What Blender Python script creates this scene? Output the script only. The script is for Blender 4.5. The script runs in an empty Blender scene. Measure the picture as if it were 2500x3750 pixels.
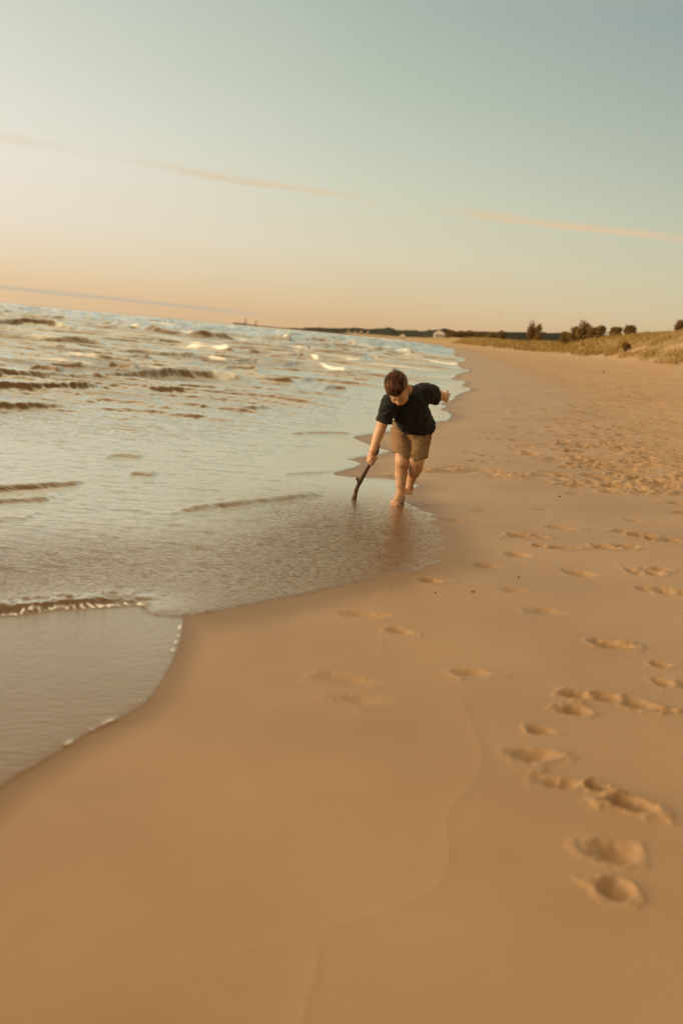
import bpy, math, random
import numpy as np
from mathutils import Vector, Matrix

rng = np.random.default_rng(7)
random.seed(7)
SC = bpy.context.scene
COL = SC.collection
R = math.radians

# ------------------------------------------------------------------ camera
F = 3646.0                      # focal length in pixels of the 2500 x 3750 photograph (35 mm lens)
ROLL, PITCH, H = R(5.34), R(10.14), 1.4
cam_d = bpy.data.cameras.new('camera')
cam = bpy.data.objects.new('camera', cam_d)
COL.objects.link(cam)
cam_d.sensor_fit = 'VERTICAL'
cam_d.sensor_height = 36.0
cam_d.sensor_width = 24.0
cam_d.lens = F / 3750 * 36
cam_d.clip_start, cam_d.clip_end = 0.05, 120000
fw = np.array([0, math.cos(PITCH), -math.sin(PITCH)])
up0 = np.array([0, math.sin(PITCH), math.cos(PITCH)])
rt0 = np.array([1.0, 0, 0])
cr, sr = math.cos(ROLL), math.sin(ROLL)
# image right u maps to world: X += u*cos, down += -u*sin  ->  right = cos*rt + sin*up
CR = cr * rt0 + sr * up0
CU = -sr * rt0 + cr * up0
cam.matrix_world = Matrix(((CR[0], CU[0], -fw[0], 0), (CR[1], CU[1], -fw[1], 0), (CR[2], CU[2], -fw[2], H), (0, 0, 0, 1)))
SC.camera = cam
cam_d.dof.use_dof = True
cam_d.dof.focus_distance = 8.35
cam_d.dof.aperture_fstop = 1.8

SC.view_settings.view_transform = 'Standard'
SC.view_settings.look = 'None'
SC.view_settings.exposure = 0.0
SC.view_settings.gamma = 1.0


def ray(px, py):
    u = (px - 1250) / F
    v = (py - 1875) / F
    return fw + CR * u - CU * v


def hor(px):
    return 1103.6 + 0.0934 * px


# ------------------------------------------------------------------ node helpers
def s2l(c):
    c = np.array(c, float) / 255
    return tuple(np.where(c <= 0.04045, c / 12.92, ((c + 0.055) / 1.055) ** 2.4))


class NT:
    """tiny node-expression builder"""
    def __init__(s, tree):
        s.t = tree
        s.n = tree.nodes
        s.l = tree.links

    def new(s, kind, **kw):
        n = s.n.new(kind)
        for k, v in kw.items():
            setattr(n, k, v)
        return n

    def put(s, sock, v):
        if hasattr(v, 'is_output') or isinstance(v, bpy.types.NodeSocket):
            s.l.new(v, sock)
        elif isinstance(v, (tuple, list, np.ndarray)):
            v = list(v)
            if sock.type == 'RGBA' and len(v) == 3:
                v = v + [1.0]
            sock.default_value = v
        else:
            sock.default_value = v

    def m(s, op, a, b=None, c=None, clamp=False):
        n = s.new('ShaderNodeMath', operation=op)
        n.use_clamp = clamp
        s.put(n.inputs[0], a)
        if b is not None:
            s.put(n.inputs[1], b)
        if c is not None:
            s.put(n.inputs[2], c)
        return n.outputs[0]

    def mr(s, v, a, b, c=0.0, d=1.0, smooth=True):
        n = s.new('ShaderNodeMapRange')
        n.interpolation_type = 'SMOOTHSTEP' if smooth else 'LINEAR'
        s.put(n.inputs[0], v)
        for i, q in enumerate((a, b, c, d)):
            n.inputs[i + 1].default_value = q
        return n.outputs[0]

    def mix(s, f, a, b, mode='MIX'):
        n = s.new('ShaderNodeMix', data_type='RGBA', blend_type=mode)
        s.put(n.inputs[0], f)
        s.put(n.inputs[6], a)
        s.put(n.inputs[7], b)
        return n.outputs[2]

    def ramp(s, f, stops, interp='LINEAR'):
        n = s.new('ShaderNodeValToRGB')
        cr_ = n.color_ramp
        cr_.interpolation = interp
        while len(cr_.elements) < len(stops):
            cr_.elements.new(0.5)
        for e, (p, c) in zip(cr_.elements, stops):
            e.position = p
            e.color = (*c, 1.0)
        s.put(n.inputs[0], f)
        return n.outputs[0]

    def noise(s, vec, scale, detail=3.0, rough=0.5, dist=0.0):
        n = s.new('ShaderNodeTexNoise')
        if vec is not None:
            s.put(n.inputs['Vector'], vec)
        n.inputs['Scale'].default_value = scale
        n.inputs['Detail'].default_value = detail
        n.inputs['Roughness'].default_value = rough
        n.inputs['Distortion'].default_value = dist
        return n.outputs[0]

    def mapping(s, vec, scale):
        n = s.new('ShaderNodeMapping')
        s.put(n.inputs[0], vec)
        n.inputs['Scale'].default_value = scale
        return n.outputs[0]

    def attr(s, name):
        n = s.new('ShaderNodeAttribute')
        n.attribute_name = name
        return n.outputs['Fac']

    def bump(s, h, strength=0.3, dist=0.01, normal=None):
        n = s.new('ShaderNodeBump')
        n.inputs['Strength'].default_value = strength
        n.inputs['Distance'].default_value = dist
        s.put(n.inputs['Height'], h)
        if normal is not None:
            s.put(n.inputs['Normal'], normal)
        return n.outputs[0]


# ------------------------------------------------------------------ world (dusk sky)
SUN_AZ, SUN_EL = -102.0, 6.0
world = bpy.data.worlds.new('World')
SC.world = world
world.use_nodes = True
w = NT(world.node_tree)
w.n.clear()
geo = w.new('ShaderNodeTexCoord').outputs['Generated']
nrm = w.new('ShaderNodeVectorMath', operation='NORMALIZE')
w.put(nrm.inputs[0], geo)
sep = w.new('ShaderNodeSeparateXYZ')
w.put(sep.inputs[0], nrm.outputs[0])
X, Y, Z = sep.outputs
el = w.m('MULTIPLY', w.m('ARCSINE', Z), 180 / math.pi)
az = w.m('MULTIPLY', w.m('ARCTAN2', X, Y), 180 / math.pi)
e40 = w.m('DIVIDE', el, 40.0, clamp=True)
left = [(0, s2l((229, 195, 153))), (0.7, s2l((231, 198, 157))), (1.6, s2l((234, 207, 169))), (2.6, s2l((236, 216, 185))), (4.5, s2l((238, 225, 205))),
        (7.5, s2l((237, 229, 214))), (10, s2l((229, 226, 211))), (13, s2l((217, 219, 205))), (17, s2l((203, 209, 196))), (24, s2l((196, 195, 174))), (40, s2l((190, 180, 155)))]
mid_ = [(0, s2l((215, 176, 131))), (0.7, s2l((218, 183, 139))), (1.6, s2l((221, 194, 153))), (2.6, s2l((221, 201, 164))), (4.5, s2l((221, 211, 182))),
        (7.5, s2l((211, 211, 187))), (10, s2l((200, 206, 187))), (13, s2l((187, 197, 180))), (17, s2l((174, 186, 174))), (24, s2l((178, 182, 164))), (40, s2l((180, 170, 148)))]
right = [(0, s2l((205, 172, 130))), (0.7, s2l((208, 177, 136))), (1.6, s2l((211, 186, 146))), (2.6, s2l((211, 194, 156))), (4.5, s2l((205, 198, 166))),
         (7.5, s2l((192, 195, 172))), (10, s2l((177, 186, 169))), (13, s2l((165, 176, 166))), (17, s2l((150, 162, 160))), (24, s2l((160, 165, 152))), (40, s2l((165, 158, 140)))]
rl, rm, rr = [w.ramp(e40, [(p / 40, c) for p, c in st]) for st in (left, mid_, right)]
sky = w.mix(w.mr(az, -20, 0, smooth=False), rl, rm)
sky = w.mix(w.mr(az, 0, 20, smooth=False), sky, rr)
# two thin cloud streaks lying along the sky
def azel(px, py):
    d = ray(px, py)
    d = d / np.linalg.norm(d)
    return math.degrees(math.atan2(d[0], d[1])), math.degrees(math.asin(d[2]))
def streak(sky, pts, thick, col, amt, seed, gaps):
    (a0, e0), (a1, e1) = azel(*pts[0]), azel(*pts[1])
    sl = (e1 - e0) / (a1 - a0)
    cvec = w.new('ShaderNodeCombineXYZ')
    w.put(cvec.inputs[0], w.m('MULTIPLY', az, 0.12))
    w.put(cvec.inputs[1], w.m('MULTIPLY', el, 1.3))
    cvec.inputs[2].default_value = seed
    wob = w.m('MULTIPLY', w.m('SUBTRACT', w.noise(cvec.outputs[0], 1.6, 4, 0.6), 0.5), thick * 2.6)
    dd = w.m('SUBTRACT', w.m('SUBTRACT', el, w.m('MULTIPLY_ADD', az, sl, e0 - sl * a0)), wob)
    g = w.m('MULTIPLY', w.mr(dd, -thick * 0.9, 0.0), w.mr(dd, 0.0, thick * 1.5, 1.0, 0.0))
    prof = w.ramp(w.mr(az, -22, 22, smooth=False), [((a + 22) / 44, (v, v, v)) for a, v in gaps])
    f = w.m('MULTIPLY', w.m('MULTIPLY', g, prof), amt, clamp=True)
    return w.mix(f, sky, col)
ga = lambda px: azel(px, 900)[0]
sky = streak(sky, ((0, 503), (2500, 880)), 0.30, s2l((224, 199, 163)), 0.72, 3.0,
             [(ga(-200), 0.45), (ga(150), 0.35), (ga(300), 0.1), (ga(480), 0.3), (ga(800), 0.95), (ga(1150), 0.7), (ga(1380), 0.12), (ga(1600), 0.2), (ga(1800), 1.0), (ga(2100), 1.4), (ga(2350), 1.3), (ga(2480), 0.6)])
sky = streak(sky, ((0, 1052), (1050, 1166)), 0.17, s2l((192, 184, 164)), 0.8, 9.0,
             [(ga(-600), 0.8), (ga(0), 0.75), (ga(450), 1.0), (ga(800), 0.9), (ga(1060), 0.1), (ga(1150), 0.0)])
# glow of the low sun, out of the frame to the left, and a physical sky mixed in under it
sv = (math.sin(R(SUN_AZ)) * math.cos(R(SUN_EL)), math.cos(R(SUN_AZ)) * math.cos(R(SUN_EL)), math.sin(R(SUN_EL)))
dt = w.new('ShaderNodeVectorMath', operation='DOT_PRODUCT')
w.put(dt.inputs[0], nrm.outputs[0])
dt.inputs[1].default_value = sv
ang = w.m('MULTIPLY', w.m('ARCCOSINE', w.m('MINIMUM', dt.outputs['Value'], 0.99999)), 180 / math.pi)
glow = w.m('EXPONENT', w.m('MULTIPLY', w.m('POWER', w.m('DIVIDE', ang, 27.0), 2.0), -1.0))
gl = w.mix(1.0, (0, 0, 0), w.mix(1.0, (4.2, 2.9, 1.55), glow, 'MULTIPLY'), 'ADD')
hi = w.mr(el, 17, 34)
zen = w.mix(hi, (0, 0, 0), (0.50, 0.36, 0.17))  # warm overhead brightness added to lift the sand and the water reflections
behind = w.m('MAXIMUM', w.mr(az, 28, 75), w.mr(az, -125, -175))  # sky dimmed to the right and behind the camera, leaves right-hand sides shaded
sky = w.mix(behind, sky, w.mix(1.0, sky, (.50, .47, .45), 'MULTIPLY'))
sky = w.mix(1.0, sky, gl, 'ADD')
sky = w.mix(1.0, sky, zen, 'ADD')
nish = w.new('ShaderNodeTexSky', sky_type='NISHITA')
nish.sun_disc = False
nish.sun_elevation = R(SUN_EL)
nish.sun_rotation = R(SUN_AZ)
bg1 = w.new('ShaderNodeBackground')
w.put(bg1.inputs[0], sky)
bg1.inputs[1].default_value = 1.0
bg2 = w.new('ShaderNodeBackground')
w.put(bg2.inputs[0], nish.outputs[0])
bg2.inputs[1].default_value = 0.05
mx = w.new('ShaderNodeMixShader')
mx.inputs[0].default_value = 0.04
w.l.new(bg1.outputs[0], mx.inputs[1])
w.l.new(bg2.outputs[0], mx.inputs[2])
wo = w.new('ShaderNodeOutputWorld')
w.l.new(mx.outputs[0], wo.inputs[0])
world.cycles.sampling_method = 'MANUAL'
world.cycles.sample_map_resolution = 512

# ------------------------------------------------------------------ sun
sun_d = bpy.data.lights.new('sun', 'SUN')
sun_d.energy = 2.6
sun_d.angle = R(14)
sun_d.color = (1.0, 0.77, 0.52)
sun = bpy.data.objects.new('sun', sun_d)
COL.objects.link(sun)
sun.rotation_euler = Vector((-sv[0], -sv[1], -sv[2])).to_track_quat('-Z', 'Y').to_euler()
sun.location = (-30, 10, 8)


# ------------------------------------------------------------------ object helpers
def tag(o, label=None, cat=None, group=None, kind=None):
    for k, v in (('label', label), ('category', cat), ('group', group), ('kind', kind)):
        if v:
            o[k] = v
    return o


def empty(name, loc):
    o = bpy.data.objects.new(name, None)
    COL.objects.link(o)
    o.location = loc
    o.empty_display_size = 0.2
    return o


def mesh_obj(name, V, Fc, mat, parent=None, smooth=True, origin=None, attrs=None):
    V = np.asarray(V, np.float32)
    if origin is None and parent is not None:
        origin = np.array(parent.location)
        P = parent
        while P.parent is not None:
            P = P.parent
            origin = origin + np.array(P.location)
    if origin is not None:
        V = V - np.asarray(origin, np.float32)
    me = bpy.data.meshes.new(name)
    Fc = [np.asarray(f, np.int32) for f in (Fc if isinstance(Fc, list) else [Fc])]
    Fc = [f for f in Fc if len(f)]
    nl = sum(f.size for f in Fc)
    npoly = sum(len(f) for f in Fc)
    me.vertices.add(len(V))
    me.vertices.foreach_set('co', V.ravel())
    me.loops.add(nl)
    me.loops.foreach_set('vertex_index', np.concatenate([f.ravel() for f in Fc]))
    me.polygons.add(npoly)
    tot = np.concatenate([np.full(len(f), f.shape[1], np.int32) for f in Fc])
    st = np.concatenate([[0], np.cumsum(tot)[:-1]]).astype(np.int32)
    me.polygons.foreach_set('loop_start', st)
    me.polygons.foreach_set('use_smooth', np.full(npoly, smooth, bool))
    for k, a in (attrs or {}).items():
        at_ = me.attributes.new(k, 'FLOAT', 'POINT')
        at_.data.foreach_set('value', np.asarray(a, np.float32).ravel())
    me.update(calc_edges=True)
    me.validate()
    o = bpy.data.objects.new(name, me)
    COL.objects.link(o)
    me.materials.append(mat)
    if parent is not None:
        o.parent = parent
    elif origin is not None:
        o.location = origin
    return o


def material(name):
    m = bpy.data.materials.new(name)
    m.use_nodes = True
    t = NT(m.node_tree)
    b = m.node_tree.nodes['Principled BSDF']
    return m, t, b


# ------------------------------------------------------------------ numpy noise
_perm = rng.permutation(4096)
_grad = rng.uniform(0, 2 * math.pi, 4096)
_gx, _gy = np.cos(_grad), np.sin(_grad)


def perlin(x, y):
    xi, yi = np.floor(x).astype(np.int64), np.floor(y).astype(np.int64)
    xf, yf = x - xi, y - yi
    u = xf * xf * xf * (xf * (xf * 6 - 15) + 10)
    v = yf * yf * yf * (yf * (yf * 6 - 15) + 10)
    def g(ix, iy, dx, dy):
        h = _perm[(_perm[ix & 4095] + iy) & 4095]
        return _gx[h] * dx + _gy[h] * dy
    a = g(xi, yi, xf, yf)
    b = g(xi + 1, yi, xf - 1, yf)
    c = g(xi, yi + 1, xf, yf - 1)
    d = g(xi + 1, yi + 1, xf - 1, yf - 1)
    return ((a + (b - a) * u) * (1 - v) + (c + (d - c) * u) * v) * 1.5


def fbm(x, y, o=4, g=0.5):
    s, a, t = 0, 1.0, 0
    for i in range(o):
        s = s + a * perlin(x * 2 ** i + 17.3 * i, y * 2 ** i - 9.1 * i)
        t += a
        a *= g
    return s / t


def sst(x, a, b):
    t = np.clip((x - a) / (b - a), 0, 1)
    return t * t * (3 - 2 * t)


# ------------------------------------------------------------------ terrain height
SHY = np.array([-30, 0, 3, 5, 8, 12, 18, 25, 35, 50, 77, 120, 172, 307, 600, 1000, 1600, 3000, 50000.0])
SHX = np.array([-2.0, -1.15, -0.95, -0.55, -0.15, 0.1, 1.2, 2.2, 3.7, 5.5, 8.0, 12, 17, 24, 35, 45, 52, -150, -3000.0])
PX_ = np.array([-400, -20, -5, 0, 2, 5, 9, 13, 16, 20, 24, 30, 45, 80, 4000.0])
PZ_ = np.array([-3.0, -0.7, -0.17, 0, 0.055, 0.20, 0.52, 0.98, 1.38, 2.6, 3.5, 3.4, 3.6, 3.6, 4.0])


def shore_d(x, y):
    return x - np.interp(y, SHY, SHX)


def sand_h(x, y):
    x, y = np.asarray(x, float), np.asarray(y, float)
    d = shore_d(x, y)
    z = np.interp(d, PX_, PZ_) * 0.5 + (np.interp(d - 0.8, PX_, PZ_) + np.interp(d + 0.8, PX_, PZ_)) * 0.25
    dn = sst(d, 14, 24)
    z = z + dn * (0.9 * fbm(x * 0.055, y * 0.03, 4) + 0.35 * fbm(x * 0.2, y * 0.12, 3))
    z = z + dn * 2.3 * np.exp(-((y - 118) / 42) ** 2 - ((d - 34) / 12) ** 2)
    z = z + dn * 0.9 * np.exp(-((y - 175) / 30) ** 2 - ((d - 30) / 12) ** 2)
    z = z + dn * 1.5 * sst(y, 220, 520) + dn * .5 * np.exp(-((y - 100) / 40) ** 2)
    return z


def at(px, py):
    """where the ray through a pixel of the photograph meets the beach (or the still water)"""
    r = ray(px, py)
    t = np.geomspace(1.5, 4000, 6000)
    P = r[None] * t[:, None]
    P[:, 2] += H
    g = np.maximum(sand_h(P[:, 0], P[:, 1]), 0.0)
    i = int(np.argmax(P[:, 2] < g))
    a = P[i - 1] if i else P[0]
    b = P[i]
    f0 = a[2] - max(float(sand_h(a[0], a[1])), 0)
    f1 = b[2] - max(float(sand_h(b[0], b[1])), 0)
    k = f0 / (f0 - f1) if f0 != f1 else 0
    return a + (b - a) * k


def gnd(px, py, z=0.0):
    r = ray(px, py)
    return r * ((z - H) / r[2]) + np.array([0, 0, H])


# fan-shaped grid: fine near the camera, coarser towards the horizon
def grid_axes():
    ys = [-6.0, -4, -2.5, -1.2, -0.3, 0.3, 0.7]
    y = 1.0
    while y < 45000:
        ys.append(y)
        y += y * (0.004 if y < 11 else 0.0026 if y < 100 else 0.009 if y < 1000 else 0.06)
    tc = np.linspace(-0.46, 0.46, 580)
    out = 0.46 + np.geomspace(0.006, 30, 34)
    return np.array(ys), np.concatenate([-out[::-1], tc, out])


YS, TS = grid_axes()
GY = np.repeat(YS[:, None], len(TS), 1)
GX = TS[None] * np.maximum(GY, 1.2)
NR, NC = GY.shape


def grid_faces(mask=None):
    i = np.arange(NR * NC).reshape(NR, NC)
    q = np.stack([i[:-1, :-1], i[:-1, 1:], i[1:, 1:], i[1:, :-1]], -1)
    if mask is not None:
        k = mask[:-1, :-1] | mask[:-1, 1:] | mask[1:, 1:] | mask[1:, :-1]
        q = q[k]
    return q.reshape(-1, 4)


def seg_dist(poly, x, y, closed=False):
    best = np.full(x.shape, 1e9)
    n = len(poly)
    for i in range(n if closed else n - 1):
        ax, ay = poly[i]
        bx, by = poly[(i + 1) % n]
        dx, dy = bx - ax, by - ay
        L = dx * dx + dy * dy + 1e-12
        t = np.clip(((x - ax) * dx + (y - ay) * dy) / L, 0, 1)
        best = np.minimum(best, (x - ax - t * dx) ** 2 + (y - ay - t * dy) ** 2)
    return np.sqrt(best)


def inside(poly, x, y):
    r = np.zeros(x.shape, bool)
    n = len(poly)
    for i in range(n):
        ax, ay = poly[i]
        bx, by = poly[(i + 1) % n]
        c = ((ay > y) != (by > y)) & (x < (bx - ax) * (y - ay) / (by - ay + 1e-12) + ax)
        r ^= c
    return r


def smooth_poly(p, it=2):
    p = np.array(p, float)
    for _ in range(it):
        q = [p[0]]
        for a, b in zip(p[:-1], p[1:]):
            q += [a * 0.75 + b * 0.25, a * 0.25 + b * 0.75]
        q.append(p[-1])
        p = np.array(q)
    return p


# ------------------------------------------------------------------ water outlines
pool_px = [(-260, 3100), (-120, 2990), (0, 2893), (60, 2850), (130, 2812), (250, 2735), (370, 2668), (480, 2618), (545, 2565), (590, 2500), (625, 2430), (655, 2360), (668, 2300), (672, 2262), (600, 2180)]
swash_px = [(-420, 2290), (-150, 2262), (0, 2243), (150, 2226), (300, 2217), (420, 2214), (520, 2212), (548, 2235), (575, 2252), (640, 2263), (760, 2245), (900, 2219), (1050, 2190), (1200, 2160), (1330, 2132), (1425, 2108),
            (1450, 2096), (1520, 2092), (1570, 2066), (1630, 2058), (1590, 2040), (1605, 2020), (1640, 2008), (1600, 1994), (1643, 1968), (1600, 1950), (1612, 1930), (1560, 1912), (1614, 1902), (1560, 1888),
            (1600, 1882), (1540, 1868), (1510, 1850), (1480, 1838), (1462, 1822), (1470, 1800), (1500, 1790), (1532, 1781), (1505, 1768), (1440, 1757), (1380, 1752), (1300, 1750), (1235, 1741), (1215, 1735),
            (1250, 1722), (1300, 1712), (1318, 1700), (1305, 1690), (1262, 1684), (1330, 1672), (1395, 1662), (1432, 1654), (1380, 1640), (1340, 1622), (1290, 1602), (1302, 1592), (1360, 1588), (1450, 1575),
            (1520, 1562), (1600, 1545), (1645, 1537), (1650, 1512), (1600, 1500), (1640, 1490), (1600, 1478), (1665, 1462), (1660, 1448), (1735, 1425), (1680, 1412), (1715, 1398), (1640, 1388), (1665, 1380),
            (1670, 1368), (1728, 1358), (1680, 1345), (1665, 1330), (1715, 1318), (1672, 1310), (1662, 1300), (1650, 1290)]
pool = smooth_poly([at(*p)[:2] for p in pool_px], 2)
sw = smooth_poly([at(*p)[:2] for p in swash_px], 1)
# jitter the swash edge
tail = [(np.interp(y, SHY, SHX) + 0.15, y) for y in (105, 125, 150, 172, 230, 307, 450, 600, 800, 1000, 1300, 1600, 3000, 46000)]
tail = [p for p in tail if p[1] > sw[-1][1] + 3]
SWB = np.vstack([sw, tail])
SWP = np.vstack([SWB, [(-2e6, 46001.0)], [(-2e6, sw[0][1] + 0.1)], [(-60, sw[0][1] + 0.1)]])
POP = np.vstack([pool, [(-3.2, pool[-1][1] + 0.6)], [(-60, pool[-1][1] + 0.6)], [(-60, pool[0][1] - 0.2)]])

near = GY < 140
def sdist(line, poly):
    d = np.full(GX.shape, 1e3)
    d[near] = seg_dist(line, GX[near], GY[near])
    far_ = ~near
    d[far_] = np.abs(shore_d(GX[far_], GY[far_]) - 0.15)
    ins = inside(poly, GX, GY)
    return np.where(ins, d, -d)
edge_n = 0.025 * fbm(GX * 9, GY * 9, 3) * np.clip(GY / 6, 0.3, 2.5)
dS = sdist(SWB, SWP) + edge_n
dP = np.full(GX.shape, -1e3)
nn = GY < 8
dP[nn] = np.where(inside(POP, GX[nn], GY[nn]), 1, -1) * seg_dist(pool, GX[nn], GY[nn])
dP += edge_n * 0.15

# ------------------------------------------------------------------ sand
base = sand_h(GX, GY)
D = shore_d(GX, GY)
Zs = base.copy()
dryness = sst(D + 0.9 * fbm(GX * 0.35, GY * 0.12, 3) + 0.0 * GY, 2.2, 6.5)
beach = (D > 0) & (GY < 400)
Zs += 0.006 * fbm(GX * 1.1, GY * 0.8, 3) * sst(D, -0.5, 0.6)
Zs += dryness * 0.03 * fbm(GX * 2.2, GY * 1.4, 4) * (1 - sst(D, 15, 18) * 0.5)
rough_n = np.abs(fbm(GX * 5, GY * 3.2, 3))
tramp = sst(D, 2.6, 5.0) * (1 - sst(D, 11, 15)) * sst(GY, 7, 12)
Zs -= 0.05 * tramp * np.maximum(0.25 - rough_n, 0) * 2 * sst(fbm(GX * 0.6, GY * 0.25, 2), -0.15, 0.3)


def dent(cx, cy, L, W, ang, depth, rim=0.35, skew=0.0):
    """press one footprint-like hollow with a raised rim into the sand"""
    rad = max(L, W) * 1.9
    i0, i1 = np.searchsorted(YS, [cy - rad, cy + rad])
    if i1 - i0 < 2:
        return
    yy, xx = GY[i0:i1], GX[i0:i1]
    j = np.where((xx > cx - rad) & (xx < cx + rad))
    if not len(j[0]):
        return
    x, y = xx[j] - cx, yy[j] - cy
    c, s = math.cos(ang), math.sin(ang)
    u, v = (x * c + y * s) / (L / 2), (-x * s + y * c) / (W / 2)
    v = v * (1 + 0.25 * np.clip(u, -1, 1))
    q_ = .09 / max(min(L, W), .05)
    r = np.sqrt(u * u + v * v) * (1 + 0.42 * perlin(x * 11 * q_ + cx * 31, y * 11 * q_ + cy * 17) + .16 * perlin(x * 34 + cx * 3, y * 34 + cy * 7))
    depth = depth * 1.55
    bowl = -depth * (1 - sst(r, 0.05, 1.12)) * (1 + skew * u)
    rimz = depth * .62 * rim * np.exp(-((r - 1.28) / 0.24) ** 2) * (0.6 + 0.8 * perlin(x * 9 + cy * 7, y * 9 + cx * 3))
    Zs[i0:i1][j] += bowl + rimz


def foot(px, py, L=0.24, W=0.1, deg=-25, depth=0.03, two=True, rim=0.35):
    p = at(px, py)
    a = R(deg)
    if two:
        dent(p[0] - math.cos(a) * L * .3, p[1] - math.sin(a) * L * .3, L * .48, W * .9, a, depth, rim)
        dent(p[0] + math.cos(a) * L * .22, p[1] + math.sin(a) * L * .22, L * .6, W * 1.1, a, depth * .85, rim)
    else:
        dent(p[0], p[1], L, W, a, depth, rim)


for a in [  # px, py, length, width, heading, depth, heel and ball, rim
    (2253, 3118, .145, .125, -80, .026, False, .25), (2250, 3262, .10, .095, -80, .032, False, .35),
    (2190, 2888, .085, .06, -35, .058, False, .25), (2310, 2952, .17, .09, -28, .044, False, .45), (2085, 2872, .07, .05, 10, .014, False, .4),
    (1948, 2763, .17, .12, 15, .022, False, .25), (2035, 2868, .13, .08, -15, .014, False, .3), (1972, 2672, .10, .075, 10, .018, False, .3),
    (2112, 2548, .12, .085, 0, .032, False, .35), (2108, 2604, .12, .085, 0, .030, False, .35), (2290, 2574, .24, .10, -22, .026, True, .4), (2425, 2604, .11, .035, 5, .03, False, .5),
    (2257, 2366, .20, .10, -20, .032, False, .35), (1468, 2312, .13, .10, -25, .019, False, .3), (1333, 2250, .22, .13, 5, .013, False, .2),
    (1283, 2490, .24, .14, 0, .008, False, .2), (1324, 2560, .2, .14, 0, .008, False, .2), (1722, 2461, .16, .10, 5, .014, False, .5),
    (1573, 2126, .15, .11, 5, .026, False, .25), (2419, 2436, .1, .08, 0, .018, False, .3), (2485, 2508, .2, .11, 5, .02, True, .3),
    (1908, 1962, .19, .14, 5, .045, False, .3), (1970, 1964, .14, .09, -10, .032, False, .4), (2010, 2003, .24, .14, -15, .032, True, .3), (2080, 2007, .16, .1, 5, .024, False, .45),
    (1902, 2032, .17, .14, 0, .024, False, .2), (2061, 1933, .2, .13, -10, .032, False, .3), (2221, 2007, .19, .12, -10, .042, False, .35), (2300, 2003, .2, .12, 5, .03, False, .4),
    (2285, 1946, .2, .12, -5, .026, False, .3), (2355, 1962, .2, .15, 0, .035, False, .5), (2425, 1978, .24, .12, -10, .04, True, .5), (2361, 2095, .24, .17, 0, .032, True, .35),
    (2420, 2086, .14, .12, 0, .022, False, .3), (2125, 2099, .22, .16, -10, .024, False, .2), (2478, 1844, .22, .16, 0, .045, False, .3), (2492, 1879, .2, .1, 0, .04, False, .3),
    (2405, 2163, .24, .14, 0, .022, True, .3), (2480, 2172, .24, .14, 0, .024, True, .3), (1770, 1870, .2, .12, 0, .013, False, .2), (1990, 1866, .22, .13, 0, .014, False, .2),
    (1340, 1806, .26, .17, 0, .034, False, .3), (1343, 1765, .16, .14, 0, .03, False, .3), (1384, 1756, .12, .09, 0, .02, False, .3), (1440, 1741, .16, .1, 0, .03, False, .3), (1552, 1718, .2, .14, 0, .05, False, .5),
    (2320, 1905, .2, .12, 0, .015, False, .2), (1790, 2070, .18, .12, 0, .014, False, .2), (1660, 1905, .2, .12, 0, .013, False, .25), (1880, 2160, .16, .12, 0, .012, False, .2), (2000, 2240, .2, .14, 0, .012, False, .3)]:
    foot(*a)
# trodden band further up the beach: many single prints
trail = [(1800, 1590, 1), (1860, 1590, 1), (1815, 1608, 1), (1900, 1614, 1), (1920, 1636, 1), (1890, 1636, 1), (1950, 1660, 1), (1795, 1670, 1), (1760, 1690, 1), (1730, 1660, 1), (1780, 1605, 1), (1910, 1570, 1),
         (2035, 1580, 2), (2060, 1598, 2), (2075, 1626, 2), (2080, 1654, 2), (2095, 1676, 2), (2060, 1616, 2), (2210, 1690, 1), (2290, 1715, 2), (2180, 1590, 2), (2200, 1570, 2), (2260, 1615, 2), (2280, 1640, 2)]
for px, py, k in trail:
    foot(px, py, .26, .17, random.uniform(-20, 20), .035 * k * .8, k == 1, .35)
for i in range(900):
    py = 1330 + 480 * random.random() ** 1.3
    c0 = np.interp(py, [1330, 1450, 1600, 1700, 1810], [1900, 1990, 2150, 2260, 2380])
    px = random.gauss(c0 + 60, np.interp(py, [1330, 1810], [110, 200]))
    if px > 2700 or px < np.interp(py, [1330, 1500, 1700, 1810], [1760, 1850, 1880, 2100]):
        continue
    p = at(px, py)
    L = random.uniform(.15, .32)
    dent(p[0], p[1], L, L * random.uniform(.45, .8), random.uniform(-0.6, 0.6), random.uniform(.012, .048), random.uniform(.2, .6))
# crumbly scraped line across the beach beside the child
scr = [at(*p)[:2] for p in [(1560, 1722), (1650, 1724), (1717, 1712), (1800, 1722), (1880, 1742), (1960, 1736), (2061, 1742), (2138, 1768), (2220, 1776), (2297, 1770), (2393, 1806), (2500, 1800), (2700, 1830)]]
scr2 = [at(*p)[:2] for p in [(1700, 1738), (1850, 1748), (2050, 1764), (2150, 1780), (2300, 1786), (2420, 1800)]]
b = (GY > 8) & (GY < 16) & (GX > 0.3) & (GX < 7)
for ln, k in ((scr, 1.0), (scr2, .5)):
    dd = seg_dist(smooth_poly(ln, 2), GX[b] + 0.06 * fbm(GX[b] * 4, GY[b] * 4, 3), GY[b] + 0.14 * fbm(GX[b] * 2.5 + 9, GY[b] * 2.5, 3))
    nz = fbm(GX[b] * 11, GY[b] * 7, 3)
    Zs[b] += k * (0.024 * np.exp(-(dd / .09) ** 2) * np.clip(0.3 + 2.2 * nz, -.6, 1.3) - 0.016 * np.exp(-((dd - .15) / .06) ** 2))
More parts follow.
